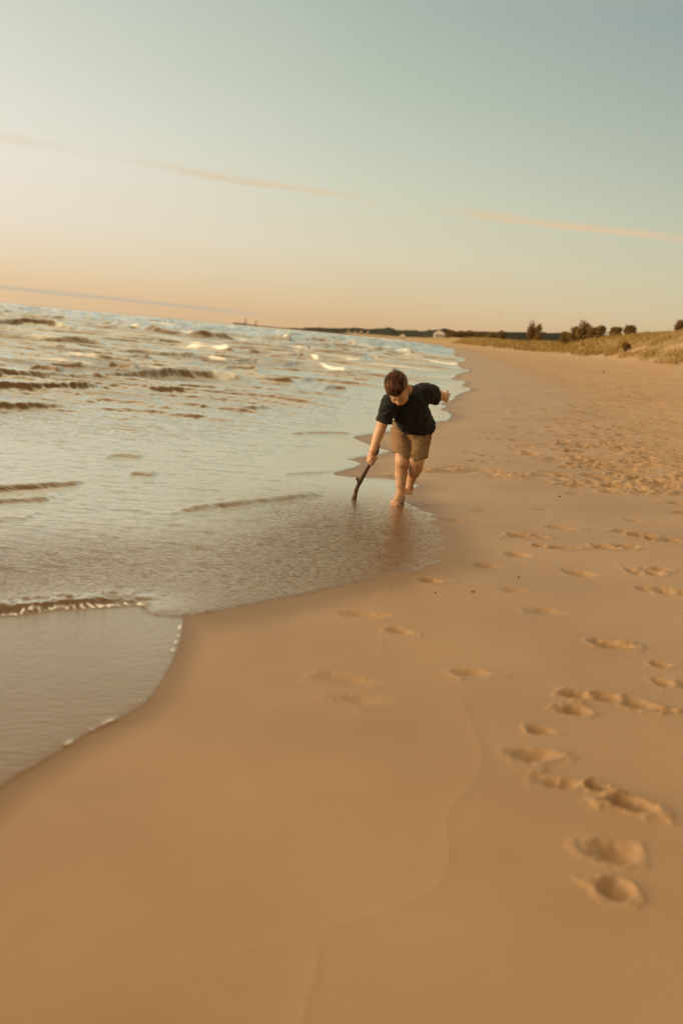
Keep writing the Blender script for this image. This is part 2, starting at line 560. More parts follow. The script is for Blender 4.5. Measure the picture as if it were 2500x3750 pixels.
# faint terraces left by older swash fronts
for ln in ([(1690, 2560), (1731, 2664), (1772, 2763), (1739, 2863), (1639, 2962), (1631, 3029), (1648, 3136), (1615, 3236), (1532, 3294), (1400, 3345), (1200, 3400), (900, 3480)],
           [(1165, 3470), (1155, 3560), (1130, 3650), (1100, 3760), (1080, 3900)], [(1425, 2130), (1420, 2170), (1370, 2200)], [(1395, 2330), (1400, 2380), (1390, 2400)]):
    pl = smooth_poly([at(*p)[:2] for p in ln], 3)
    b = (GY > 1.2) & (GY < 6.5) & (np.abs(GX) < 2)
    dd = seg_dist(pl, GX[b], GY[b])
    Zs[b] += 0.0010 * np.exp(-dd / .014) + 0.0008 * np.exp(-dd / .05)
wet = np.clip(np.maximum(sst(dS + .15 * fbm(GX * 2.5, GY * 1.2, 3), -0.42, -0.02), sst(dP, -0.15, -0.02)), 0, 1)
wet = np.maximum(wet, 0.0)
grassm = sst(D + 2.0 * fbm(GX * 0.16, GY * 0.07, 4) + 0.8 * fbm(GX * 0.8, GY * 0.3, 2), 15.6, 17.2)
for px, py, rw, rh in ((2325, 1282, .8, 3.0), (2492, 1262, 1.3, 4.0), (2060, 1270, .5, 3)):
    p = at(px, py)
    grassm *= 1 - 0.92 * np.exp(-((GX - p[0]) / rw) ** 4 - ((GY - p[1]) / rh) ** 4)

m_sand, t, pb = material('sand')
pos = t.new('ShaderNodeNewGeometry').outputs['Position']
n_big = t.noise(t.mapping(pos, (0.5, 0.5, 0.5)), 1.3, 4, .55)
n_mid = t.noise(pos, 9.0, 4, .6)
n_fine = t.noise(pos, 260.0, 4, .75)
n_red = t.noise(t.mapping(pos, (0.4, 0.16, 0.4)), 1.0, 3, .6)
smoothc = t.mix(t.mr(n_big, .3, .7), (0.334, 0.193, 0.088), (0.41, 0.246, 0.12))
dryc = t.mix(t.mr(n_red, .35, .65), (0.46, 0.315, 0.165), (0.47, 0.29, 0.16))
n_tr = t.noise(t.mapping(pos, (1, .55, 1)), 2.3, 4, .65)
dryc = t.mix(t.m('MULTIPLY', t.mr(n_tr, .45, .68), t.attr('trod')), dryc, (0.34, 0.185, 0.098))
dryc = t.mix(t.mr(n_mid, .3, .75), dryc, t.mix(1.0, dryc, (.82, .78, .74), 'MULTIPLY'))
c = t.mix(t.attr('dry'), smoothc, dryc)
c = t.mix(t.m('MULTIPLY', t.attr('wet'), .85), c, (0.215, 0.110, 0.038))
gn = t.noise(t.mapping(pos, (1, .35, 1)), 1.1, 5, .65)
gc = t.ramp(gn, [(.3, (0.23, 0.15, 0.045)), (.5, (0.30, 0.20, 0.072)), (.68, (0.38, 0.26, 0.125))])
c = t.mix(t.attr('grass'), c, gc)
speck = t.m('GREATER_THAN', t.noise(pos, 55.0, 2, .5), .735)
c = t.mix(t.m('MULTIPLY', speck, .45), c, (0.16, 0.09, 0.045))
c = t.mix(.34, c, t.mix(1.0, c, t.mix(n_fine, (.45, .45, .45), (1.5, 1.5, 1.5)), 'MULTIPLY'))
t.put(pb.inputs['Base Color'], c)
t.put(pb.inputs['Roughness'], t.m('SUBTRACT', t.m('MULTIPLY_ADD', t.attr('dry'), .42, .46), t.m('MULTIPLY', t.attr('wet'), .02)))
pb.inputs['Specular IOR Level'].default_value = 0.5
h1 = t.m('MULTIPLY_ADD', n_fine, .35, t.m('MULTIPLY', t.noise(pos, 38.0, 4, .65), t.m('MULTIPLY_ADD', t.attr('dry'), 1.6, .22)))
t.put(pb.inputs['Normal'], t.bump(h1, .55, .006))
sand = mesh_obj('sand_beach', np.stack([GX, GY, Zs], -1).reshape(-1, 3), grid_faces(), m_sand,
                attrs={'dry': dryness, 'trod': np.clip(sst(D, 2.4, 4.5) * (1 - sst(D, 9, 14)) * sst(GY, 8, 13) * (.35 + 1.0 * sst(fbm(GX * .35, GY * .12, 3), -.2, .35)), 0, 1), 'wet': wet, 'grass': grassm})
tag(sand, 'tan beach sand, smooth and damp by the water and trodden higher up', 'sand', kind='structure')

# ------------------------------------------------------------------ sea
# crest lines of the larger waves: pixels, height in metres, foam start and end (0..1 along the crest)
waves = [
    ([(-500, 1366), (-200, 1379), (0, 1389), (200, 1394), (400, 1393), (600, 1391), (760, 1394), (917, 1406), (980, 1412)], .135, [(.84, .045, 1.0)]),
    ([(960, 1368), (1010, 1352), (1060, 1345), (1116, 1346), (1170, 1354), (1225, 1366), (1300, 1376)], .20, [(.72, .22, .9)]),
    ([(790, 1366), (850, 1362), (900, 1366), (960, 1376)], .13, []), ([(350, 1356), (410, 1350), (470, 1356), (510, 1366)], .14, []), ([(160, 1352), (230, 1346), (310, 1356)], .10, []),
    ([(860, 1392), (960, 1400), (1060, 1408), (1090, 1410)], .07, []),
    ([(380, 1198), (414, 1203), (510, 1219), (638, 1233), (720, 1241), (797, 1247), (860, 1252), (925, 1256)], .36, [(.35, .05, .5)]),
    ([(930, 1258), (985, 1258), (1040, 1262), (1085, 1264)], .34, [(.55, .35, 1.0)]), ([(1095, 1262), (1150, 1264), (1210, 1270), (1280, 1280), (1320, 1284)], .44, [(.95, .1, .8)]),
    ([(1300, 1280), (1380, 1288), (1420, 1292)], .3, [(.35, .4, 1.0)]), ([(1385, 1290), (1460, 1296), (1540, 1300)], .26, [(.4, .3, .8)]),
    ([(-100, 1123), (0, 1127), (90, 1128), (180, 1136)], .7, []), ([(200, 1140), (300, 1146), (400, 1152), (440, 1158)], .6, [(.8, .2, .6)]), ([(470, 1168), (600, 1180), (700, 1188)], .4, []),
    ([(1068, 1322), (1100, 1320), (1135, 1326), (1180, 1332)], .20, [(.8, .2, .8)]), ([(1300, 1326), (1350, 1322), (1375, 1322), (1400, 1330)], .19, [(.8, .3, 1.0)]), ([(1415, 1334), (1450, 1332), (1485, 1334)], .10, []),
    ([(1090, 1406), (1150, 1400), (1220, 1408)], .10, []), ([(1175, 1434), (1225, 1430), (1275, 1434)], .06, []), ([(940, 1432), (1050, 1436), (1120, 1434)], .04, []),
    ([(640, 1330), (720, 1322), (800, 1330), (850, 1338)], .14, [(.65, .3, .6)]), ([(850, 1336), (900, 1334), (940, 1342)], .12, []), ([(430, 1322), (500, 1318), (545, 1328)], .12, []), ([(190, 1316), (270, 1324)], .10, []),
    ([(60, 1366), (140, 1360), (230, 1372)], .08, []),
    ([(-300, 1236), (-60, 1244), (150, 1262), (330, 1274), (420, 1284)], .26, [(.55, .12, .5)]), ([(250, 1302), (420, 1300), (600, 1312), (760, 1318)], .15, [(.6, .15, .5)]),
    ([(-300, 1186), (0, 1196), (160, 1206), (300, 1222)], .36, [(.7, .1, .5)]), ([(520, 1262), (640, 1270), (760, 1286), (880, 1300)], .20, [(.8, .12, .7)]), ([(880, 1302), (1000, 1306), (1120, 1312)], .17, [(.5, .3, .8)]),
    ([(-300, 1424), (0, 1432), (200, 1436), (420, 1430)], .07, []), ([(500, 1438), (700, 1444), (860, 1452)], .05, []), ([(-200, 1500), (60, 1506), (260, 1500)], .045, []), ([(700, 1500), (900, 1506), (1010, 1500)], .035, []),
    # low bores in the shallows
    ([(600, 1890), (700, 1874), (850, 1858), (1000, 1844), (1120, 1830), (1190, 1826)], .020, []), ([(1020, 1746), (1120, 1740), (1230, 1732)], .014, []), ([(470, 1744), (520, 1740), (570, 1746)], .022, []),
    ([(1050, 1592), (1150, 1588), (1240, 1588), (1300, 1592)], .02, []), ([(380, 1680), (460, 1676), (530, 1680)], .02, []), ([(-100, 1806), (60, 1799), (200, 1790), (330, 1772)], .022, []),
    ([(-100, 1850), (80, 1842), (200, 1836)], .014, []), ([(-60, 1912), (60, 1906), (120, 1904)], .010, [])]


def crest(x, y, line, h, wf, wb, a0=.16):
    """steep towards the shore (camera), long gentle back; returns height and along-crest parameter"""
    xs, ys = line[:, 0], line[:, 1]
    o = np.argsort(xs)
    yc = np.interp(x, xs[o], ys[o])
    u = (x - xs.min()) / (xs.max() - xs.min())
    env = sst(u, 0, a0) * (1 - sst(u, 1 - a0, 1)) * ((u > 0) & (u < 1))
    s = y - yc
    hh = h * env
    prof = np.where(s < 0, np.exp(-(s / wf) ** 2), np.exp(-(s / wb) ** 2))
    return hh * prof, u, s, env


sea_w = sst(-D, 0.3, 4.0) * 1.0
Wv = np.zeros(GX.shape)
foam = np.zeros(GX.shape)
WC = np.zeros(GX.shape)
gx, gy = GX, GY
# wind chop
famp = np.clip(1 - GY / 1500, 0.2, 1)
deep = sst(GY, 13, 24) * sst(-D, 1.0, 7.0)
chop = 0.060 * fbm(gx * 0.28, gy * 0.5, 3, .5) * sst(GY, 12, 34) + 0.16 * fbm(gx * 0.07, gy * 0.15, 3) * sst(GY, 40, 120)
ridg = 1 - np.abs(fbm(gx * 0.55 + 5, gy * 0.8, 4, .6)) * 2.4
chop += 0.018 * ridg * sst(GY, 16, 30)
rid2 = 1 - np.abs(fbm(gx * 0.7 + 31, gy * 1.1 + .2 * gx, 2, .5)) * 2.6
chop += 0.030 * np.maximum(rid2, 0) ** 2 * sst(GY, 12, 20) * (1 - sst(GY, 90, 160))
rid3 = 1 - np.abs(fbm(gx * 0.2 + 3, gy * .32 + .06 * gx, 3, .55)) * 2.6
chop += 0.27 * np.maximum(rid3, 0) ** 2 * sst(GY, 50, 100)
Wv += chop * deep
shal = (GY < 40)
sx, sy = GX[shal], GY[shal]
ripple = 0.0105 * (1 - np.abs(fbm(sx * 1.5, sy * 3.4, 4, .6)) * 2.2) + 0.0036 * fbm(sx * 9, sy * 14, 3, .6) + .0026 * np.maximum(1 - np.abs(fbm(sx * 4 + 3, sy * 13 + .8 * sx, 3, .6)) * 3, 0)
ripple = ripple * sst(dS[shal], 0.02, 0.9) * (1 + 2.0 * sst(sy, 8, 16) * sst(-D[shal], 0.5, 3))
Wv[shal] += ripple
lb = sst(dS[shal], 0, .1) * (1 - sst(dS[shal], .9, 2.4)) * (1 - sst(sy, 6.5, 9.5)) * (.35 + .65 * sst(sx, -.9, .2))
Wv[shal] += lb * (.0026 * np.maximum(1 - np.abs(fbm(sx * 10, sy * 13, 3, .6)) * 3, 0) - .0035 * sst(fbm(sx * 2.2, sy * 1.6, 3), .0, .4))
fmask_n = 0.5 + 0.9 * fbm(gx * 1.3, gy * 0.5, 4, .65)
for pts, h, fo in waves:
    L = np.array([gnd(*p)[:2] for p in smooth_poly(pts, 2)])
    ymin, ymax = L[:, 1].min(), L[:, 1].max()
    k = max(h, .03)
    i0, i1 = np.searchsorted(YS, [ymin - 6 * k - 1, ymax + 16 * k + 2])
    x, y = GX[i0:i1], GY[i0:i1]
    wob = 0.7 * k * 3 * fbm(x * 0.35 / max(k, .1) * .25, y * 0.05, 2)
    h = h * 1.45
    hs, u, s, env = crest(x, y + wob, L, h, 2.1 * k if h > .05 else 2.6 * k, 6.5 * k)
    hs = hs * np.clip(.95 + (1.0 * fbm(x * .75 / (1 + 5 * k) + 7 * L[0, 0], y * .04, 3) if h > .05 else .8 * fbm(x * 1.3, y * .2, 3)), .15, 1.5)
    WC[i0:i1] = np.maximum(WC[i0:i1], hs)
    for uc, uw, fs in fo:
        fm = np.exp(-((u - uc) / uw) ** 2) * env ** .3 * np.where(s < 0, np.exp(-(s / (2.2 * k)) ** 2), np.exp(-(s / (9 * k)) ** 2))
        foam[i0:i1] = np.maximum(foam[i0:i1], fs * fm * 1.5)
        Wv[i0:i1] += 0.10 * h * fm * (fbm(x * 4, y * 4, 4, .75) + .1)
# many smaller crests further out
for i in range(520):
    Yc = 14 * (420 / 14) ** random.random()
    Xc = random.uniform(-.62, .10) * Yc
    if shore_d(Xc, Yc) > -2.5:
        continue
    wd = Yc * random.uniform(.035, .15)
    h = np.interp(Yc, [15, 30, 80, 250], [.045, .13, .31, .75]) * random.uniform(.4, 1.0)
    sl = random.uniform(-.2, .2)
    L = np.array([[Xc + q * wd, Yc + q * wd * sl * 2 - 0.3 * wd * q * q] for q in np.linspace(-1, 1, 9)])
    i0, i1 = np.searchsorted(YS, [Yc - wd - 3 * h - 1, Yc + wd + 14 * h])
    x, y = GX[i0:i1], GY[i0:i1]
    hs, u, s, env = crest(x, y + 1.2 * h * fbm(x * .5 / (h * 6), y * .1, 2), L, h, 1.7 * h, 6 * h, .4)
    WC[i0:i1] = np.maximum(WC[i0:i1], hs * (1 + .3 * fbm(x * .8, y * .3, 3)))
    if random.random() < .08:
        fm = env * np.where(s < 0, np.exp(-(s / (1.5 * h)) ** 2), np.exp(-(s / (6 * h)) ** 2)) * np.exp(-((u - .65) / .25) ** 2)
        foam[i0:i1] = np.maximum(foam[i0:i1], fm * 1.1)
Wv += WC
# churned white water around the breakers and along the far shallows
zone = sst(GY, 26, 40) * (1 - sst(GY, 95, 150)) * sst(-D, .5, 3) * (1 - sst(-D, 14, 26))
foam = np.maximum(foam, zone * sst(fbm(gx * .35, gy * .16, 4, .6), .05, .5) * .75)
foam = np.clip(foam * (0.45 + fmask_n), 0, 1)

thin = 1 - .65 * sst(GX, .1, .6) * (1 - sst(GY, 8, 9.5))
film = np.where(dS > 0, 0.004 * thin + thin * 0.012 * (1 - np.exp(-np.maximum(dS, 0) / .05)) + 0.02 * (1 - np.exp(-np.maximum(dS, 0) / .8)), dS * .35)
front = np.zeros(GX.shape)
fr = seg_dist(smooth_poly([gnd(*p)[:2] for p in swash_px[:7]], 2), GX[nn], GY[nn])
front[nn] = np.where(dS[nn] > 0, 1, 0) * np.exp(-(fr / .24) ** 2)
film[nn] += np.where(dS[nn] > .03, 1, 0) * np.exp(-(fr / .34) ** 2) * .011 * np.maximum(1 - np.abs(fbm(GX[nn] * 7, GY[nn] * 11, 3, .6)) * 3.2, 0) * sst(GX[nn], -.75, -1.0)
film = film + front * (0.019 + 0.014 * fbm(gx * 9, gy * 9, 3)) * (1 - sst(gx, -1.12, -.93)) * sst(dS, 0, .05)
filmP = np.where(dP > 0, 0.003 + 0.005 * (1 - np.exp(-np.maximum(dP, 0) / .03)), dP * .35)
inS = dS > 0
film = np.maximum(film, filmP)
base_w = np.maximum(base, -0.06)
level = base * 1.0
surf = np.where(base > -0.03, base, -0.03 + (base + .03) * np.exp(-np.maximum(-0.03 - base, 0) / .05) * 0)
Zw = surf + film + Wv * sst(np.maximum(dS, dP * .5), 0.0, .12)
Zw += np.where(dP > 0, 0.0012 * fbm(gx * 7, gy * 15, 4, .6), 0) * (dS < 0) * sst(dP, 0, .12)
# bubbly bead along the thin edges
edgeb = np.exp(-((dS - .012) / .012) ** 2) * sst(fbm(gx * 6, gy * 6, 2), -.1, .3) * (GY < 9)
beadP = np.exp(-((dP - .010) / .009) ** 2) * (dS < -.05) * sst(fbm(gx * 7 + 3, gy * 7, 2), .02, .3)
beadF = np.exp(-((fr - .014 - .012 * fbm(GX[nn] * 8, GY[nn] * 8, 2)) / .011) ** 2) * (0.72 + 0.8 * fbm(GX[nn] * 38, GY[nn] * 38, 3)) * sst(GX[nn], -.80, -.95) * (np.abs(dS[nn]) < .09) * (dS[nn] > -.01)
foam[nn] = np.maximum(foam[nn], np.clip(beadF, 0, 1))
foam = np.maximum(foam, np.clip((.7 * beadP + .10 * edgeb * (1 - sst(GX, -.3, .2))), 0, 1))
Zw += .007 * beadP + .003 * edgeb * (1 - sst(GX, -.3, .2))
Zw[nn] += .005 * np.clip(beadF, 0, 1)
depth = np.clip(Zw - base, 0, 2)
m_w, t, pb = material('lake_water')
pos = t.new('ShaderNodeNewGeometry').outputs['Position']
nodes, links = m_w.node_tree.nodes, m_w.node_tree.links
foam_a, dep = t.attr('foam'), t.attr('depth')
lobe = t.attr('lobe')
fn = t.noise(t.mapping(pos, (1, .6, 1)), 26.0, 5, .7)
rip = t.m('ADD', t.m('MULTIPLY', t.noise(t.mapping(pos, (.55, 1.25, 1)), 34.0, 4, .6), .9), t.m('MULTIPLY', t.noise(t.mapping(pos, (.5, 1.2, 1)), 7.0, 3, .55), t.mr(dep, .012, .06, .35, 2.4)))
rip = t.m('MULTIPLY_ADD', t.m('MULTIPLY', t.mr(t.noise(t.mapping(pos, (.55, 1, 1)), 60.0, 3, .6), .45, .8), lobe), 1.5, rip)
rip = t.m('MULTIPLY', rip, t.attr('calm'))
nb = t.bump(rip, .95, .0055)
gl_ = t.new('ShaderNodeBsdfGlossy')
gl_.inputs['Roughness'].default_value = .06
t.put(gl_.inputs['Normal'], nb)
gl_.inputs['Color'].default_value = (1, .97, .89, 1)
murk = t.new('ShaderNodeBsdfDiffuse')
t.put(murk.inputs['Color'], t.mix(t.mr(t.noise(t.mapping(pos, (.5, 1, 1)), 1.6, 4, .6), .35, .7), t.mix(t.mr(dep, .03, .5), (.185, .088, .026), (.115, .064, .023)), (.22, .13, .05)))
t.put(murk.inputs['Normal'], nb)
tr = t.new('ShaderNodeBsdfTransparent')
tr.inputs['Color'].default_value = (.93, .88, .80, 1)
body = t.new('ShaderNodeMixShader')
t.put(body.inputs[0], t.m('SUBTRACT', 1.0, t.m('EXPONENT', t.m('MULTIPLY', dep, -14.0))))
links.new(tr.outputs[0], body.inputs[1])
links.new(murk.outputs[0], body.inputs[2])
lw = t.new('ShaderNodeLayerWeight')
lw.inputs['Blend'].default_value = .5
t.put(lw.inputs['Normal'], nb)
refl = t.m('MULTIPLY', t.mr(lw.outputs['Facing'], .38, .94, .03, .95), t.m('MULTIPLY', t.m('MULTIPLY_ADD', lobe, -.55, 1.0), t.m('MULTIPLY_ADD', t.attr('pool'), -.42, 1.0)))
surf_s = t.new('ShaderNodeMixShader')
links.new(refl, surf_s.inputs[0])
links.new(body.outputs[0], surf_s.inputs[1])
links.new(gl_.outputs[0], surf_s.inputs[2])
fo_ = t.new('ShaderNodeBsdfDiffuse')
fo_.inputs['Color'].default_value = (.90, .87, .80, 1)
t.put(fo_.inputs['Normal'], t.bump(fn, .6, .02))
fin = t.new('ShaderNodeMixShader')
t.put(fin.inputs[0], t.mr(t.m('ADD', foam_a, t.m('MULTIPLY', t.m('SUBTRACT', fn, .5), t.mr(foam_a, 0, .3, 0, .9))), .22, .75))
links.new(surf_s.outputs[0], fin.inputs[1])
links.new(fo_.outputs[0], fin.inputs[2])
links.new(fin.outputs[0], nodes['Material Output'].inputs['Surface'])
nodes.remove(pb)
lobe_a = sst(dS, -.05, -.01) * (1 - sst(dS, .8, 2.2)) * (1 - sst(GY, 6.5, 9.5)) * (1 - front) * (.5 + .5 * sst(GX, -.9, .2))
patch = sst(fbm(gx * .10, gy * .13, 4, .6) + .25 * fbm(gx * .5, gy * .9, 3), -.05, .32)
off_ = sst(-D, 1.5, 8.0)
calm = (1 - off_) + off_ * (.10 + .9 * patch + .35 * sst(GY, 90, 260))
pool_a = sst(dP, -.04, -.008) * (dS < 0.02) * (1 - .35 * sst(GY, 3.2, 4.4))
wm = np.maximum(dS, dP) > -0.06 * np.clip(GY / 8, .5, 40)
qf = grid_faces(wm)
used = np.zeros(NR * NC, bool)
used[qf.ravel()] = True
remap = np.cumsum(used) - 1
Vw = np.stack([GX, GY, Zw], -1).reshape(-1, 3)[used]
sea = mesh_obj('lake_water', Vw, remap[qf], m_w, attrs={'foam': foam.ravel()[used], 'depth': depth.ravel()[used], 'lobe': lobe_a.ravel()[used], 'calm': calm.ravel()[used], 'pool': np.maximum(pool_a, .85 * off_ * patch * (1 - .5 * sst(GY, 120, 300))).ravel()[used]})
tag(sea, 'brown wind-blown lake water with breaking waves and thin swash on the sand', 'water', kind='structure')
#@@REST
# ------------------------------------------------------------------ implicit-surface modelling (smooth unions, surface nets)
class SDF:
    def __init__(s, lo, hi, step):
        s.lo = np.array(lo, float)
        s.st = step
        s.n = np.ceil((np.array(hi) - s.lo) / step).astype(int) + 1
        s.f = np.full(s.n, 0.06, np.float32)

    def box(s, lo, hi):
        a = np.clip(np.floor((np.array(lo) - s.lo) / s.st).astype(int), 0, s.n)
        b = np.clip(np.ceil((np.array(hi) - s.lo) / s.st).astype(int) + 1, 0, s.n)
        sl = tuple(slice(i, j) for i, j in zip(a, b))
        g = [s.lo[k] + s.st * np.arange(a[k], b[k]) for k in range(3)]
        return sl, g[0][:, None, None], g[1][None, :, None], g[2][None, None, :]

    def comb(s, sl, d, k, sub=False):
        a = s.f[sl]
        if sub:
            d = -d
            h = np.maximum(k - np.abs(a - d), 0) / max(k, 1e-9)
            s.f[sl] = np.maximum(a, d) + h * h * k * .25
        else:
            h = np.maximum(k - np.abs(a - d), 0) / max(k, 1e-9)
            s.f[sl] = np.minimum(a, d) - h * h * k * .25

    def cap(s, a, b, ra, rb, k=.01, sub=False):
        a, b = np.array(a, float), np.array(b, float)
        m = max(ra, rb) + k + .03
        sl, x, y, z = s.box(np.minimum(a, b) - m, np.maximum(a, b) + m)
        ba = b - a
        t = np.clip(((x - a[0]) * ba[0] + (y - a[1]) * ba[1] + (z - a[2]) * ba[2]) / (ba @ ba + 1e-12), 0, 1)
        d = np.sqrt((x - a[0] - t * ba[0]) ** 2 + (y - a[1] - t * ba[1]) ** 2 + (z - a[2] - t * ba[2]) ** 2) - (ra + (rb - ra) * t)
        s.comb(sl, d, k, sub)

    def chain(s, pts, rad, k=.01, kin=.004):
        pts = [np.array(p, float) for p in pts]
        m = max(rad) + k + .03
        sl, x, y, z = s.box(np.minimum.reduce(pts) - m, np.maximum.reduce(pts) + m)
        D_ = None
        for a, b, ra, rb in zip(pts[:-1], pts[1:], rad[:-1], rad[1:]):
            ba = b - a
            t = np.clip(((x - a[0]) * ba[0] + (y - a[1]) * ba[1] + (z - a[2]) * ba[2]) / (ba @ ba + 1e-12), 0, 1)
            d = np.sqrt((x - a[0] - t * ba[0]) ** 2 + (y - a[1] - t * ba[1]) ** 2 + (z - a[2] - t * ba[2]) ** 2) - (ra + (rb - ra) * t)
            if D_ is None:
                D_ = d
            else:
                h = np.maximum(kin - np.abs(D_ - d), 0) / kin
                D_ = np.minimum(D_, d) - h * h * kin * .25
        s.comb(sl, D_, k)

    def ell(s, c, r, M=None, k=.01, sub=False):
        c, r = np.array(c, float), np.array(r, float)
        M = np.eye(3) if M is None else M            # columns = local axes
        m = r.max() + k + .03
        sl, x, y, z = s.box(c - m, c + m)
        x, y, z = x - c[0], y - c[1], z - c[2]
        q = [(M[0, i] * x + M[1, i] * y + M[2, i] * z) for i in range(3)]
        k0 = np.sqrt(sum((q[i] / r[i]) ** 2 for i in range(3))) + 1e-9
        k1 = np.sqrt(sum((q[i] / r[i] ** 2) ** 2 for i in range(3))) + 1e-9
        s.comb(sl, k0 * (k0 - 1) / k1, k, sub)

    def plane_cut(s, p, n, lo, hi, k=.004):
        """remove everything on the +n side of a plane, inside a box"""
        n = np.array(n, float)
        n /= np.linalg.norm(n)
        sl, x, y, z = s.box(lo, hi)
        d = -((x - p[0]) * n[0] + (y - p[1]) * n[1] + (z - p[2]) * n[2])
        s.comb(sl, d, k, True)

    def warp(s, fn, lo=None, hi=None):
        sl, x, y, z = s.box(s.lo if lo is None else lo, s.lo + s.st * s.n if hi is None else hi)
        near_ = np.abs(s.f[sl]) < .03
        s.f[sl] += np.where(near_, fn(x, y, z), 0)

    def mesh(s):
        f = s.f
        ins = f < 0
        n = s.n
        c = np.zeros(n - 1, np.int8)
        for i in (0, 1):
            for j in (0, 1):
                for k in (0, 1):
                    c += ins[i:n[0] - 1 + i, j:n[1] - 1 + j, k:n[2] - 1 + k]
        act = (c > 0) & (c < 8)
        idx = np.full(act.shape, -1, np.int64)
        cells = np.argwhere(act)
        idx[act] = np.arange(len(cells))
        acc = np.zeros((len(cells), 3))
        cnt = np.zeros(len(cells))
        corners = [(i, j, k) for i in (0, 1) for j in (0, 1) for k in (0, 1)]
        for A in corners:
            for ax in range(3):
                if A[ax]:
                    continue
                B = list(A)
                B[ax] = 1
                ca, cb = cells + A, cells + B
                fa, fb = f[tuple(ca.T)], f[tuple(cb.T)]
                m = (fa < 0) != (fb < 0)
                t = (fa / (fa - fb + 1e-20))[:, None]
                p = ca + (cb - ca) * t
                acc[m] += p[m]
                cnt[m] += 1
        V = s.lo + s.st * acc / cnt[:, None]
        faces = []
        for ax in range(3):
            u, v = (ax + 1) % 3, (ax + 2) % 3
            sa = [slice(1, -1)] * 3
            sa[ax] = slice(0, -1)
            sb = list(sa)
            sb[ax] = slice(1, None)
            a, b_ = ins[tuple(sa)], ins[tuple(sb)]
            e = np.argwhere(a != b_)
            e[:, u] += 1
            e[:, v] += 1
            flip = ins[tuple(e.T)]
            q = []
            for du, dv in ((-1, -1), (0, -1), (0, 0), (-1, 0)):
                cc = e.copy()
                cc[:, u] += du
                cc[:, v] += dv
                q.append(idx[tuple(cc.T)])
            q = np.stack(q, 1)
            q[~flip] = q[~flip][:, ::-1]
            faces.append(q)
        return V, np.concatenate(faces)


def relax(V, Fq, it=2, lam=.4):
    for _ in range(it):
        acc = np.zeros_like(V)
        cnt = np.zeros(len(V))
        for i in range(4):
            a, b_ = Fq[:, i], Fq[:, (i + 1) % 4]
            for p, q in ((a, b_), (b_, a)):
                np.add.at(acc, p, V[q])
                np.add.at(cnt, p, 1)
        V = V + lam * (acc / np.maximum(cnt, 1)[:, None] - V)
    return V


def tubes(paths, radii, sides=3):
    """many thin tapered tubes in one mesh: paths (n,m,3), radii (n,m)"""
    P = np.asarray(paths, float)
    n, m, _ = P.shape
    T = np.gradient(P, axis=1)
    T /= np.linalg.norm(T, axis=2, keepdims=True) + 1e-12
    ref = np.where(np.abs(T[..., 2:3]) > .9, np.array([1.0, 0, 0]), np.array([0, 0, 1.0]))
    A = np.cross(T, ref)
    A /= np.linalg.norm(A, axis=2, keepdims=True) + 1e-12
    B = np.cross(T, A)
    an = np.arange(sides) * 2 * math.pi / sides
    V = P[:, :, None] + np.asarray(radii)[:, :, None, None] * (A[:, :, None] * np.cos(an)[:, None] + B[:, :, None] * np.sin(an)[:, None])
    i = np.arange(n * m * sides).reshape(n, m, sides)
    a = i[:, :-1]
    b_ = i[:, 1:]
    q = np.stack([a, np.roll(a, -1, 2), np.roll(b_, -1, 2), b_], -1).reshape(-1, 4)
    return V.reshape(-1, 3), q


# ------------------------------------------------------------------ the child
G0 = at(1460, 1849)
Dp = G0[1]


def J(cx, cy, dy=0.0):
    """joint: position in the enlarged detail of the child -> point at depth Dp + dy"""
    r = ray(1230 + cx / 3.484, 1320 + cy / 3.484)
    return r * ((Dp + dy) / r[1]) + np.array([0, 0, H])


person = empty('person', tuple(G0))
tag(person, 'boy in black t-shirt and tan shorts running barefoot, bent over and holding a stick', 'person')

# head frame: looks down and towards the left of the picture
def rotx(a):
    return np.array([[1, 0, 0], [0, math.cos(a), -math.sin(a)], [0, math.sin(a), math.cos(a)]])
def roty(a):
    return np.array([[math.cos(a), 0, math.sin(a)], [0, 1, 0], [-math.sin(a), 0, math.cos(a)]])
def rotz(a):
    return np.array([[math.cos(a), -math.sin(a), 0], [math.sin(a), math.cos(a), 0], [0, 0, 1]])
HM = roty(R(-11)) @ rotz(R(-20)) @ rotx(R(54))       # local: x = picture right, -y = face, z = crown
HS = 1.10
HC = J(800, 366, -.38)
def hd(x, y, z):
    return HC + HM @ (np.array([x, y, z]) * HS)


sh_r, sh_l = J(672, 560, -.28), J(1140, 400, -.14)
neck = J(905, 420, -.17)
hipc = J(955, 880, .10)
s_lo = np.minimum.reduce([J(190, 1850, -.3), J(400, 300, -.55), G0 - .05]) - .05
s_hi = np.maximum.reduce([J(1470, 80, .42), J(1470, 1000, .42)]) + .06
B = SDF(s_lo, s_hi, .0042)
# torso inside the clothes
B.cap(J(930, 540, -.12), J(965, 800, .05), .085, .09, .03)
B.cap(sh_r, neck, .045, .05, .03)
B.cap(sh_l, neck, .045, .05, .03)
B.cap(neck, hd(0, .03, -.04), .045, .046, .02)
